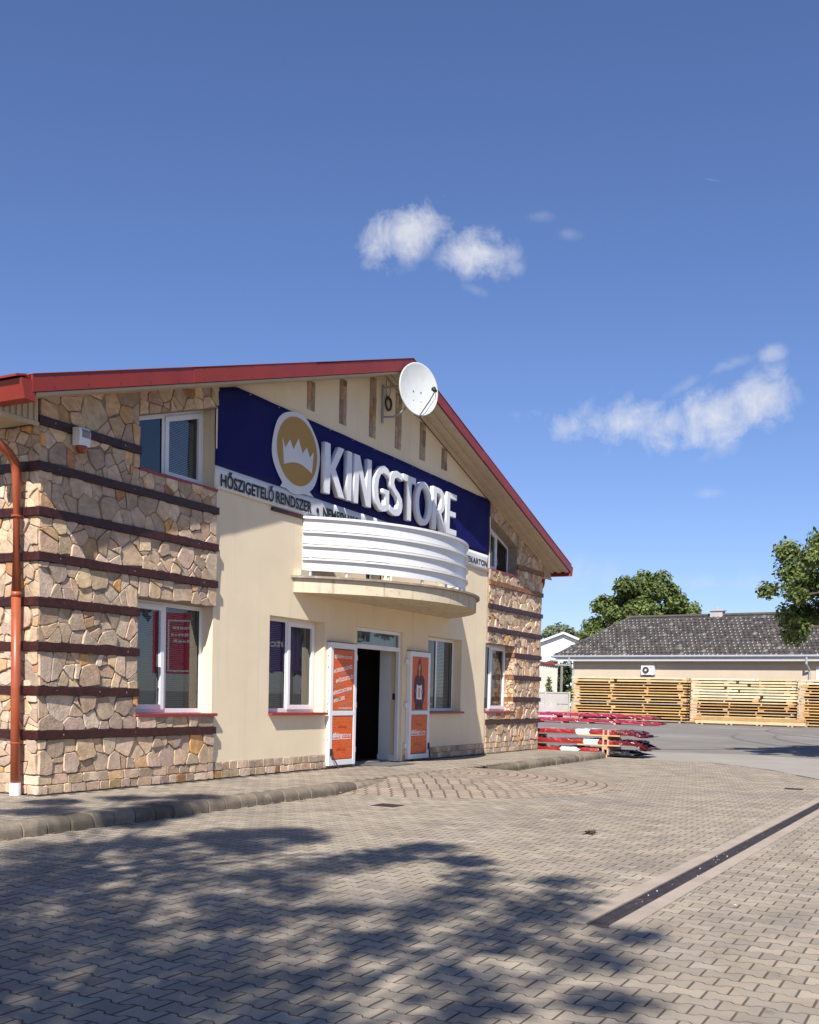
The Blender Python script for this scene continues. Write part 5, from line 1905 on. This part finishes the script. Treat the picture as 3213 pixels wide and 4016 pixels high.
GRP2 = 'long crimson wrapped bundles lying on the asphalt'
for i, (z0, ya, lab) in enumerate(((0.0, 5.9, 'lower long crimson wrapped bundle lying before the lumber stacks'), (0.33, 6.3, 'upper long crimson wrapped bundle resting on the lower one'))):
    t = empty('wrapped_bundle', (50.8, 10, ROAD + z0), 0, lab, 'wrapped bundle', GRP2)
    wrinkled('wrap', 50.2, 51.3, ya, 15.5, ROAD + z0 + 0.09, ROAD + z0 + 0.27, m_crimson, t, 0.05, 60 + i, 0.02, 0.3)
    for q in range(6):
        MB().box(50.2, 51.3, ya + 0.9 + q * 1.6, ya + 1.02 + q * 1.6, ROAD + z0 - (0.04 if i else 0), ROAD + z0 + 0.09, 0, random.choice(WOODS)).build('bearer', m_wood, t)

# ================================================================== BEIGE HOUSE behind the yard
HO = Matrix.Translation((66.64, 18.48, 0)) @ Matrix(((-0.14, 0.9902, 0, 0), (-0.9902, -0.14, 0, 0), (0, 0, 1, 0), (0, 0, 0, 1)))
house = empty('house', tuple(HO @ Vector((12, 4.3, ROAD))), 0, 'long low beige house with dark weathered tiled hip roof behind the lumber', 'house')
HL, HD, HZ, HR = 30.0, 4.3, 4.46, 7.6
hw = MB()
hw.box(1.45, HL - 1.4, 0.50, 2 * HD - 0.5, -0.3, HZ - 0.12, M=HO)
hw.build('wall', m_housewall, house)
MB().box(1.43, HL - 1.4, 0.48, 0.499, 3.86, 4.0, M=HO).build('wall_moulding', m_soffit, house)
rf = MB()
e = 0.04
rp_ = [(0, 0, HZ), (HL, 0, HZ), (HL, 2 * HD, HZ), (0, 2 * HD, HZ), (HD, HD, HR), (HL - HD, HD, HR)]
rf.add([(x, y, z - e) for x, y, z in rp_], [(0, 1, 5, 4), (1, 2, 5), (2, 3, 4, 5), (3, 0, 4)], 0, (0.06, 0.052, 0.048), M=HO)
rf.box(0.05, HL - 0.05, 0.05, 2 * HD - 0.05, HZ - 0.12, HZ - 0.06, 0, (0.5, 0.48, 0.45), M=HO)
hroof = rf.build('roof', m_tile, house)
# tiles: each a curved pan with a front lip
TW, TL_ = 0.33, 0.36
slope = math.hypot(HD, HR - HZ)
cosS, sinS = HD / slope, (HR - HZ) / slope
TILE_COLS = [(0.052, 0.044, 0.039), (0.042, 0.037, 0.034), (0.066, 0.056, 0.049), (0.05, 0.040, 0.035), (0.08, 0.068, 0.06), (0.15, 0.135, 0.118)]


def tile_geo(c, pale=False):
    m = MB()
    lip = (0.40, 0.38, 0.33) if pale else c
    v = []
    for yy, zz in ((0, 0.035), (TL_ + 0.03, 0.008)):
        for q in range(5):
            xx = -TW / 2 + TW * q / 4
            v.append((xx, yy, zz + (0.0, 0.035, 0.05, 0.02, 0.0)[q]))
    for q in range(5):
        v.append((-TW / 2 + TW * q / 4, 0, 0.0 + (0.0, 0.035, 0.05, 0.02, 0.0)[q]))
    m.add(v, [(q, q + 1, q + 6, q + 5) for q in range(4)], 0, c)
    m.add(v, [(q + 10, q + 11, q + 1, q) for q in (1, 2)], 0, lip)
    m.add(v, [(q + 10, q + 11, q + 1, q) for q in (0, 3)], 0, c)
    if pale:    # lichen on the nose of the tile
        m.add([(-0.075, -0.002, 0.06), (0.085, -0.002, 0.083), (0.07, 0.13, 0.084), (-0.06, 0.11, 0.068)], [(0, 1, 2, 3)], 0, lip)
    return m


TM = [tile_geo(c, p_).mesh('roof_tile', m_tile) for c in TILE_COLS for p_ in (0, 1)]
r = random.Random(9)
tiles = []
for side in (0, 1):
    rows = int(slope / TL_)
    run = HL if side == 0 else 2 * HD
    for i in range(rows):
        s_ = i * TL_ + 0.01
        d = s_ * cosS
        n = int(run / TW)
        for j in range(n):
            a = (j + 0.5) * TW + (TW / 2 if i % 2 else 0)
            if a < d + 0.1 or a > run - d - 0.1: continue
            if side == 0:
                M = HO @ Matrix.Translation((a, d - 0.05, HZ + s_ * sinS)) @ Matrix(((1, 0, 0, 0), (0, cosS, -sinS, 0), (0, sinS, cosS, 0), (0, 0, 0, 1)))
            else:
                M = HO @ Matrix.Translation((d - 0.05, 2 * HD - a, HZ + s_ * sinS)) @ Matrix(((0, cosS, -sinS, 0), (-1, 0, 0, 0), (0, sinS, cosS, 0), (0, 0, 0, 1)))
            M = M @ Matrix.Rotation(r.gauss(0, 0.012), 4, 'Z') @ Matrix.Rotation(r.gauss(0, 0.010), 4, 'X')
            tiles.append((side, i, a, M, 2 * r.choices(range(6), (4, 4, 3, 3, 2, 0.6))[0] + (r.random() < 0.58 + 0.25 * math.sin(a * 0.9) * math.cos(i * 0.6 + a * 0.3))))
vis = [t for t in tiles if t[0] == 0 and t[2] < 19]
vis.sort(key=lambda t: (t[1], -t[2]))
single = vis[:300]
ids = {id(t) for t in single}
tst = MB()
for t in tiles:
    if id(t) in ids:
        link_mesh('roof_tile', TM[t[4]], hroof, t[3])
    else:
        g = tile_geo(TILE_COLS[t[4] // 2], t[4] % 2)
        o_ = len(tst.v)
        tst.v += [tuple(t[3] @ Vector(p)) for p in g.v]
        tst.f += [tuple(q + o_ for q in f) for f in g.f]
        tst.m += g.m
        tst.t += g.t
tag(tst.build('roof_tile', m_tile, hroof), kind='stuff')
rid = MB()
for i in range(60):
    a = HD + i * 0.36
    if a > HL - HD: break
    rid.tube([(a, HD, HR + 0.0), (a + 0.38, HD, HR + 0.02)], [0.13, 0.11], 8, 0, (0.08, 0.07, 0.062), M=HO)
for i in range(15):
    f_ = i / 15
    p0, p1 = Vector((0.05, 0.05, HZ)).lerp(Vector((HD, HD, HR)), f_), Vector((0.05, 0.05, HZ)).lerp(Vector((HD, HD, HR)), f_ + 0.075)
    rid.tube([p0 + Vector((0, 0, 0.03)), p1 + Vector((0, 0, 0.05))], [0.12, 0.10], 8, 0, (0.08, 0.07, 0.062), M=HO)
rid.build('ridge_tiles', m_tile, hroof)
vents = MB()
for i in range(5):
    a = 5.6 + i * 2.9
    vents.box(a, a + 0.3, HD - 0.75, HD - 0.45, HR - 0.52, HR - 0.36, 0, (0.04, 0.036, 0.034), M=HO)
vents.build('roof_vent', m_tile, hroof)
ch = MB().box(10.6, 11.5, HD - 0.3, HD + 0.3, HR - 0.2, HR + 0.28, M=HO).box(10.5, 11.6, HD - 0.38, HD + 0.38, HR + 0.28, HR + 0.36, M=HO).build('chimney', m_fence, hroof)
MB().tube([(11.0, HD, HR + 0.36), (11.0, HD, HR + 0.58)], 0.09, 10, M=HO).build('flue', m_fence, hroof)
gu = MB()
gu.tube([(-0.05, -0.10, HZ - 0.02), (HL, -0.10, HZ - 0.02)], 0.085, 10, M=HO).tube([(-0.10, -0.10, HZ - 0.02), (-0.10, 2 * HD, HZ - 0.02)], 0.085, 10, M=HO)
gu.build('gutter', m_greymetal, house)
MB().box(-0.02, HL, -0.018, 0.02, HZ - 0.28, HZ - 0.08, M=HO).box(-0.02, HL, -0.03, 0.0, HZ - 0.36, HZ - 0.30, M=HO).build('fascia', MAT('grey_white_fascia', (0.58, 0.58, 0.58), 0.6), house)
MB().box(0.0, HL, 0.021, 0.50, HZ - 0.36, HZ - 0.32, M=HO).build('eave_lining', m_soffit, house)
for a in (1.30, 18.6):
    MB().tube([(a + 0.1, -0.08, HZ - 0.05), (a + 0.1, -0.08, HZ - 0.55), (a + 0.14, 0.2, HZ - 0.8), (a + 0.2, 0.41, HZ - 1.0), (a + 0.2, 0.41, -0.1)], 0.075, 10, M=HO).build('downpipe', m_greymetal, house)
MB().box(19.2, 21.4, 0.45, 0.499, 2.2, 3.75, M=HO).build('wall_sign', m_hall, house)
MB().prism([(19.7, 2.6), (20.9, 2.9), (20.9, 3.4), (19.7, 3.55)], 0.435, 0.449, M=HO).build('sign_print', m_greysheet, house)
ac = empty('air_conditioner', tuple(HO @ Vector((7.6, 0.6, 3.2))), 0, 'white outdoor air conditioner unit on the beige house wall under the eave', 'air conditioner')
A0, A1, ZA, ZB_ = 7.10, 8.05, 3.13, 3.78
MB().box(A0, A1, 0.10, 0.45, ZA, ZB_, M=HO).build('casing', m_white, ac, bevel=0.01)
fan_m = Matrix.Translation((7.46, 0.098, 3.455)) @ Matrix.Rotation(math.pi / 2, 4, 'X')
MB().lathe([(0.0, 0), (0.255, 0), (0.255, 0.012), (0.0, 0.012)], (0, 0, 0), 24, M=HO @ fan_m).build('fan_opening', m_dark, ac)
MB().lathe([(0.0, 0), (0.07, 0), (0.07, 0.03), (0.0, 0.03)], (0, 0, 0), 16, M=HO @ fan_m).build('fan_hub', m_hall, ac)
g_ = MB()
for i in range(4):
    rr = 0.09 + 0.05 * i
    g_.tube([HO @ fan_m @ Vector((rr * math.cos(t), rr * math.sin(t), 0.025)) for t in [2 * math.pi * q / 20 for q in range(21)]], 0.004, 4, caps=False)
g_.build('fan_guard', m_greymetal, ac)
MB().box(7.82, 7.92, 0.094, 0.0995, 3.60, 3.68, M=HO).build('badge', m_greysheet, ac)
MB().box(A0 + 0.08, A0 + 0.13, 0.08, 0.499, ZA - 0.06, ZA, M=HO).box(A1 - 0.13, A1 - 0.08, 0.08, 0.499, ZA - 0.06, ZA, M=HO).build('bracket', m_greymetal, ac)
MB().tube([(7.95, 0.3, ZA), (7.95, 0.45, ZA - 0.15)], 0.02, 6, M=HO).build('hose', m_hall, ac)

# ---- things seen through the gap left of the house (frame: lateral, depth along the view)
FH = Vector((math.sin(YAW), math.cos(YAW), 0))
RH = Vector((math.cos(YAW), -math.sin(YAW), 0))
VM = Matrix(((RH.x, FH.x, 0, CAMPOS.x), (RH.y, FH.y, 0, CAMPOS.y), (0, 0, 1, 0), (0, 0, 0, 1)))   # a site grid turned to the street
hall = empty('industrial_hall', tuple(VM @ Vector((15, 108, ROAD))), 0, 'tall white gabled hall far behind the concrete fence', 'building')
hl = MB()
ap, ez = 14.98, 4.6
hl.prism([(7, -0.2), (23, -0.2), (23, ez - 0.1), (ap, 7.62), (7, ez - 0.1)], 105, 130, M=VM)
hl.build('wall', m_hall, hall)
MB().prism([(6.6, ez - 0.25), (ap, 7.66), (23.4, ez - 0.25), (23.4, ez - 0.05), (ap, 7.90), (6.6, ez - 0.05)], 104.6, 130.4, M=VM).build('roof', MAT('pale_hall_roof', (0.62, 0.62, 0.60), 0.6), hall)
annex = empty('shed', tuple(VM @ Vector((9, 88, ROAD))), 0, 'cream corrugated shed with red roof edge behind the concrete fence', 'shed')
a_ = MB().box(4, 11.9, 86.05, 92, -0.2, 3.92, M=VM)
for i in range(40):
    a_.box(4.05 + i * 0.2, 4.13 + i * 0.2, 86.0, 86.05, -0.2, 3.9, M=VM)
a_.build('wall', m_annex, annex)
MB().prism([(3.8, 4.85), (12.05, 3.95), (12.05, 4.10), (3.8, 5.02)], 85.8, 92.2, M=VM).build('roof', m_redmetal, annex)
MB().prism([(3.85, 3.9), (11.95, 3.9), (11.95, 3.96), (3.85, 4.86)], 86.02, 86.06, M=VM).build('gable_panel', m_annex, annex)
fence = empty('concrete_fence', tuple(VM @ Vector((9.5, 75, ROAD))), 0, 'grey stained concrete panel fence between the store and the lumber', 'fence')
for xx0, xx1 in ((3.0, 5.9), (6.0, 9.55), (9.62, 11.22)):
    for z0, z1 in ((-0.1, 0.86), (0.90, 1.66)):
        MB().box(xx0, xx1, 75, 75.1, z0, z1, M=VM).build('panel', m_fence, fence)
    MB().box(xx0 - 0.03, xx1 + 0.03, 74.96, 75.16, 1.66, 1.74, M=VM).build('coping', m_fence, fence)
for xx in (5.95, 9.585, 11.3):
    MB().box(xx - 0.06, xx + 0.06, 74.93, 75.14, -0.15, 1.78, M=VM).build('post', m_fence, fence)
pole = empty('concrete_pole', tuple(VM @ Vector((11.15, 78, ROAD))), 0, 'grey concrete lamp pole with a short crossarm before the dark hedge', 'pole')
MB().box(11.05, 11.22, 78, 78.2, -0.15, 3.95, M=VM).build('mast', MAT('shaded_concrete', (0.20, 0.18, 0.155), 0.9, var=0.2), pole)  # mast stands in shade: its shadow tone is put into this darker colour
MB().box(10.6, 11.75, 77.94, 78.0, 3.72, 3.80, M=VM).build('crossarm', m_greymetal, pole)
lamp = MB().lathe([(0.0, 0.0), (0.24, 0.0), (0.28, 0.06), (0.12, 0.16), (0.0, 0.18)], tuple(VM @ Vector((10.45, 77.9, 4.08))), 14).build('lamp_head', m_hall, pole)

# ================================================================== TREES
LEAFQ = np.array([(-0.5, 0, 0), (0, -0.32, 0.05), (0.5, 0, -0.06), (0, 0.32, 0.05)])


def leaf_cloud(centres, radii, n, size, seed, greens, squash=0.8, shell=0.55):
    rg = np.random.default_rng(seed)
    centres, radii = np.array(centres, float), np.array(radii, float)
    w = radii ** 2
    k_ = rg.choice(len(centres), n, p=w / w.sum())
    d = rg.normal(size=(n, 3))
    d /= np.linalg.norm(d, axis=1, keepdims=True)
    rr = radii[k_] * (shell + (1 - shell) * rg.random(n) ** 0.6) * (1 + 0.10 * rg.normal(size=n))
    p = centres[k_] + d * rr[:, None] * np.array([1, 1, squash])
    # orientation: leaning outwards and upwards
    nrm = d * 0.7 + rg.normal(size=(n, 3)) * 0.55 + np.array([0, 0, 0.6])
    nrm /= np.linalg.norm(nrm, axis=1, keepdims=True)
    a = np.cross(nrm, rg.normal(size=(n, 3)))
    a /= np.linalg.norm(a, axis=1, keepdims=True)
    b_ = np.cross(nrm, a)
    s_ = size * rg.uniform(0.6, 1.35, n)
    V = p[:, None, :] + s_[:, None, None] * (LEAFQ[None, :, 0:1] * a[:, None, :] + LEAFQ[None, :, 1:2] * b_[:, None, :] + LEAFQ[None, :, 2:3] * nrm[:, None, :])
    Fc = np.arange(4 * n).reshape(n, 4)
    g = np.array(greens)[rg.integers(0, len(greens), n)] * rg.uniform(0.75, 1.3, (n, 1))
    # whole clumps differ a little in hue, as shoots of different age do
    cl = rg.uniform(0.8, 1.25, (len(centres), 1)) * np.array([[1, 1, 1]])
    return np_mesh('crown', V.reshape(-1, 3), Fc, g * cl[k_], m_leaf)


GREEN = [(0.155, 0.20, 0.052), (0.125, 0.172, 0.048), (0.185, 0.228, 0.058), (0.10, 0.148, 0.042), (0.22, 0.25, 0.075)]
DGREEN = [(0.040, 0.070, 0.026), (0.050, 0.085, 0.03), (0.06, 0.10, 0.034), (0.034, 0.058, 0.024), (0.08, 0.115, 0.04)]


def tree(name, label, base, trunk_top, tr, clumps, n, size, seed, greens=GREEN, squash=0.8, shell=0.5, group=None, cat='tree'):
    t = empty(name, base, 0, label, cat, group)
    b = Vector(base)
    top = Vector(trunk_top)
    tb = MB()
    mid = b.lerp(top, 0.5) + Vector((0.1, -0.08, 0)) * (top.z - b.z) * 0.15
    tb.tube([b + Vector((0, 0, -0.1)), b.lerp(mid, 0.5), mid, top], [tr * 1.15, tr * 0.9, tr * 0.75, tr * 0.5], 10)
    tb.build('trunk', m_bark, t, smooth=True)
    rr = random.Random(seed)
    lim = MB()
    for c, r_ in clumps:
        c = Vector(c)
        s0 = mid.lerp(top, rr.uniform(0.1, 1.0))
        m_ = s0.lerp(c, 0.5) + Vector((0, 0, rr.uniform(-0.05, 0.2) * (c - s0).length))
        lim.tube([s0, m_, c], [tr * 0.28, tr * 0.16, tr * 0.05], 6)
        for q in range(3):
            e_ = c + Vector((rr.gauss(0, 1), rr.gauss(0, 1), rr.gauss(0, 0.7))).normalized() * r_ * 0.9
            lim.tube([m_.lerp(c, 0.6), c.lerp(e_, 0.5), e_], [tr * 0.10, tr * 0.06, tr * 0.02], 5)
    lim.build('branches', m_bark, t)
    me = leaf_cloud([c for c, r_ in clumps], [r_ for c, r_ in clumps], n, size, seed, greens, squash, shell)
    link_mesh('crown', me, t)
    return t


def blob(c, R, n, seed, rmin=0.28, rmax=0.5, zs=0.8, fn=None):
    """clump centres through an ellipsoid"""
    rg = random.Random(seed)
    out = []
    while len(out) < n:
        d = Vector((rg.gauss(0, 1), rg.gauss(0, 1), rg.gauss(0, 1))).normalized() * rg.random() ** 0.45
        p = (c[0] + d.x * R, c[1] + d.y * R, c[2] + d.z * R * zs)
        if fn and not fn(p): continue
        out.append((p, R * rg.uniform(rmin, rmax) * (1.1 - 0.45 * d.length)))
    return out


# chestnut behind the house
cb = VM @ Vector((22.7, 103, ROAD))
cl = blob(tuple(VM @ Vector((22.4, 103, 9.3))), 4.7, 46, 4, 0.26, 0.42, 0.82)
cl += [(tuple(VM @ Vector((x, 103 + random.uniform(-2, 2), z))), r_) for x, z, r_ in ((24.2, 13.2, 1.0), (27.4, 10.3, 1.0), (28.2, 8.6, 1.1), (22.6, 13.2, 1.1), (20.3, 12.2, 1.1), (18.6, 10.6, 1.1), (26.0, 11.2, 1.1), (27.0, 8.9, 1.2), (17.8, 8.6, 1.0), (17.2, 7.3, 1.2), (27.9, 7.6, 1.0), (25.2, 11.9, 1.2), (26.2, 9.6, 1.3), (25.0, 8.3, 1.4), (18.9, 7.2, 1.3), (24.8, 7.0, 1.4), (24.3, 9.8, 1.4), (23.6, 8.6, 1.5), (25.4, 10.6, 1.1), (21.5, 7.2, 1.6), (19.3, 9.2, 1.2))]
tree('chestnut_tree', 'big round green tree rising behind the tiled roof of the beige house', tuple(cb), tuple(cb + Vector((0, 0, 8))), 0.45, cl, 26000, 0.40, 14, GREEN, 0.8, 0.35)
# far trees over the hall, distance haze put into their pale leaf colours
for i, (x, z, R, s_) in enumerate(((20.6, 10.2, 2.5, 5), (23.7, 9.6, 2.2, 6))):
    cb = VM @ Vector((x, 150, ROAD))
    tree('poplar_tree', ('pale distant tree peeping over the white hall roof, the taller one', 'pale distant tree peeping over the white hall roof, the lower one on the right')[i], tuple(cb), tuple(cb + Vector((0, 0, 7))), 0.25,
         blob(tuple(cb + Vector((0, 0, z + 0.1))), R, 22, s_, 0.25, 0.45, 0.9), 2600, 0.42, 70 + i, [(0.22, 0.26, 0.15), (0.19, 0.235, 0.13), (0.25, 0.29, 0.18)], 0.9, 0.3)
# dark hedge trees between shed and house
for i, (x, d_, z, R) in enumerate(((11.9, 94, 2.2, 1.9), (13.3, 95, 2.6, 2.1), (15.2, 96, 2.4, 2.1))):
    cb = VM @ Vector((x, d_, ROAD))
    tree('dark_shrub', ('dark dense shrub beside the shed wall', 'dark dense shrub behind the concrete pole', 'dark dense shrub half hidden by the house corner')[i], tuple(cb), tuple(cb + Vector((0, 0, 2))), 0.15,
         blob(tuple(cb + Vector((0, 0, z))), R, 18, 20 + i, 0.3, 0.5, 1.0), 2400, 0.32, 80 + i, DGREEN, 0.9, 0.3, cat='shrub')
cb = VM @ Vector((9.95, 76, ROAD))
tree('sapling', 'slender young leafy plant standing above the concrete fence before the shed', tuple(cb), tuple(cb + Vector((0, 0, 2.6))), 0.03,
     [(tuple(cb + Vector((random.uniform(-0.22, 0.22), 0, 1.5 + 0.17 * i))), 0.34 - 0.022 * i) for i in range(9)], 420, 0.17, 90, GREEN, 0.8, 0.2, cat='plant')
cb = VM @ Vector((11.6, 77, ROAD))
tree('low_bush', 'low green bush by the house corner behind the fence', tuple(cb), tuple(cb + Vector((0, 0, 1.2))), 0.04,
     blob(tuple(cb + Vector((0.1, 0, 1.75))), 0.55, 8, 33, 0.4, 0.6), 700, 0.16, 91, GREEN, 0.8, 0.2, cat='shrub')

# the ash tree at the right edge: its crown reaches into the picture, its shadow lies on the asphalt
ab = Vector((20.6, -8.6, ROAD))
ac_ = VM @ Vector((11.9, 27.0, 0))
cl = []
for x, z, r_ in ((9.8, 5.3, .38), (10.2, 5.65, .42), (10.55, 5.3, .5), (9.65, 4.85, .38), (10.05, 4.8, .5), (9.4, 4.3, .30), (9.35, 3.95, .26), (9.8, 4.2, .45), (10.3, 4.4, .55), (9.9, 3.6, .45), (10.4, 3.7, .5), (9.75, 3.2, .30), (10.2, 3.15, .35), (10.7, 3.25, .45), (10.9, 4.6, .7), (11.0, 5.5, .7), (11.5, 6.2, .8), (11.8, 3.6, .8), (11.8, 6.9, .9), (11.9, 5.2, 1), (12.6, 4.3, .9), (12.8, 7.2, 1), (13, 6, 1.1), (13.4, 4.9, 1), (14, 6.8, .9), (14.1, 5.4, 1), (14.6, 4.4, .8)):
    cl.append((tuple(VM @ Vector((x, 27.0 + random.uniform(-1.4, 1.4), z))), r_))
tree('ash_tree', 'leafy tree whose crown hangs into the picture above the yard at the frame edge', tuple(ab), tuple(VM @ Vector((11.9, 27.0, 5.5))), 0.2, cl, 42000, 0.125, 41, GREEN, 0.85, 0.15)

# trees along the street behind the viewer: they throw the dappled shade on the paving
SD = SUND / -SUND.z


def shade_clumps(spots, zlo, zhi, rg):
    out = []
    for x, y, r_ in spots:
        h = rg.uniform(zlo, zhi)
        out.append(((x - SD.x * h, y - SD.y * h, h + ROAD), r_))
    return out


rg = random.Random(77)
spots = [(-0.2, -0.6, .35), (0.6, -0.9, .35), (-0.9, -1.2, .45), (-1.6, -0.8, .4), (1.2, -1.4, .4), (0.4, -1.7, .4), (-0.4, -1.9, .4),
         (-2.3, -2.6, .55), (-1.5, -3.0, .5), (-0.6, -3.3, .5), (0.0, -3.6, .42), (-2.8, -3.2, .5), (-2.0, -3.7, .5), (-1.1, -3.9, .45), (-0.3, -4.0, .35),
         (-3.5, -3.8, .5), (-2.9, -4.6, .45), (-2.2, -4.9, .55), (-1.5, -5.1, .5), (-0.8, -5.2, .42), (-0.1, -5.3, .35), (-3.9, -4.9, .45),
         (-0.6, -5.9, .3), (-1.2, -6.3, .36), (-1.9, -6.6, .45), (-1.1, -7.0, .3), (-2.3, -7.3, .42), (-1.7, -7.3, .3), (-2.7, -6.6, .42),
         (-3.5, -5.7, .5), (-4.2, -5.5, .42), (-4.9, -5.4, .5), (-4.3, -6.2, .45), (-3.6, -6.7, .45), (-5.1, -6.3, .5), (-3.1, -7.4, .42), (-3.3, -8.0, .36), (-2.6, -8.0, .26), (-4.0, -7.5, .32), (-4.5, -6.9, .35), (-4.5, -7.8, .34), (-4.1, -8.3, .26), (-4.6, -8.5, .3), (-5.2, -7.9, .35), (-5.2, -7.2, .42), (-5.6, -6.6, .5), (-5.8, -7.4, .4), (-4.8, -6.6, .4), (-5.4, -8.3, .3), (-6.1, -7.0, .4), (-3.2, -3.3, .4), (-3.0, -3.9, .35), (-4.2, -4.2, .4), (-3.6, -4.5, .35), (-4.6, -4.8, .4), (-4.4, -5.2, .35), (-5.3, -5.7, .4), (-2.4, -4.2, .3), (-3.2, -5.2, .35), (-2.6, -5.5, .35), (-4.7, -6.0, .35), (-3.0, -6.1, .3)]
near_, far_ = [], []
for s_ in spots:
    (far_ if s_[0] + s_[1] * 0.4 > -3.0 else near_).append(s_)
c1 = shade_clumps(near_, 8.5, 12.5, rg)
c2 = shade_clumps(far_, 8.5, 12.5, rg)


def keep(cl):
    """no twig in front of the lens"""
    return [(p, r_) for p, r_ in cl if not in_view(p, 900)]


for i, (cl, seed) in enumerate(((keep(c1), 51), (keep(c2), 52))):
    mx_ = sum(p[0] for p, r_ in cl) / len(cl)
    my_ = sum(p[1] for p, r_ in cl) / len(cl)
    b_ = (mx_ - 1.0, my_ - (0.5 if i == 0 else -0.3), ROAD)
    tree('street_tree', ('street tree behind the viewpoint casting dappled shade on the near paving', 'street tree left of the view casting dappled shade on kerb and sidewalk')[i], b_, (mx_, my_, 8.2), 0.16, cl, (10000, 7500)[i], 0.12, seed, GREEN, 0.7, 0.05)

# ================================================================== ACROSS THE STREET (seen mirrored in the window glass)
def board_frame(cx, cy, nx, ny):
    """x runs along the board to the reader's right, -y is its face"""
    return Matrix(((-ny, -nx, 0, cx), (nx, -ny, 0, cy), (0, 0, 1, 0), (0, 0, 0, 1)))


BMX = board_frame(17.25, -12.2, -0.756, 0.655)
bb = empty('red_billboard', (17.25, -12.2, ROAD), 0, 'red billboard with white border across the street, mirrored in the near window', 'billboard')
MB().box(-0.85, 0.75, 0.0, 0.05, 1.80, 3.75, M=BMX).build('board', m_billred, bb)
fr_ = MB()
frame_bars(fr_, -0.78, 0.28, 1.87, 3.52, 0.05, -0.012, -0.001)
fr_.v = [tuple(BMX @ Vector(p)) for p in fr_.v]
fr_.build('border', m_white_print, bb)
pr_ = MB()
for i, (z, a, b_) in enumerate(((3.22, -0.62, 0.14), (3.0, -0.6, 0.1), (2.80, -0.5, 0.0))):
    xx = a
    while xx < b_:
        l = random.uniform(0.05, 0.12)
        pr_.box(xx, xx + l, -0.010, -0.001, z, z + random.uniform(0.06, 0.1), M=BMX)
        xx += l + 0.03
pr_.prism([(-0.60, 2.5), (-0.46, 2.5), (-0.53, 2.72)], -0.010, -0.001, M=BMX).box(-0.55, -0.51, -0.010, -0.001, 1.98, 2.5, M=BMX)
pr_.build('print', m_white_print, bb)
for xx in (-0.6, 0.5): MB().box(xx, xx + 0.1, 0.06, 0.16, ROAD, 3.7, M=BMX).build('post', m_steel, bb)
BMX = board_frame(20.6, -11.2, -0.806, 0.592)
pb = empty('purple_billboard', (20.6, -11.2, ROAD), 0, 'purple billboard across the street, mirrored in the window left of the entrance', 'billboard')
MB().box(-1.2, 1.2, 0.0, 0.05, 2.0, 4.3, M=BMX).build('board', m_billpur, pb)
R3 = BMX.to_3x3()
text_on('lettering', 'utca 6.', BMX @ Vector((-0.75, -0.006, 2.85)), R3 @ Vector((1, 0, 0)), V, 1.15, 0.26, m_white_print, pb, 0.02)
for xx in (-1.0, 0.9): MB().box(xx, xx + 0.1, 0.06, 0.16, ROAD, 4.2, M=BMX).build('post', m_steel, pb)
hb = Vector((16, -24, ROAD))
for i, (x, y) in enumerate(((8, -22), (16, -24), (25, -25), (34, -23), (45, -26))):
    cb = Vector((x, y, ROAD))
    tree('roadside_tree', ('first', 'second', 'third', 'fourth', 'last')[i] + ' tree of the row across the street, only mirrored in the glass', tuple(cb), tuple(cb + Vector((0, 0, 3.5))), 0.2,
         blob(tuple(cb + Vector((0, 0, 4.2))), 3.2, 18, 100 + i, 0.3, 0.5, 0.85), 2200, 0.42, 110 + i, DGREEN, 0.8, 0.3, group='trees in a row across the street')
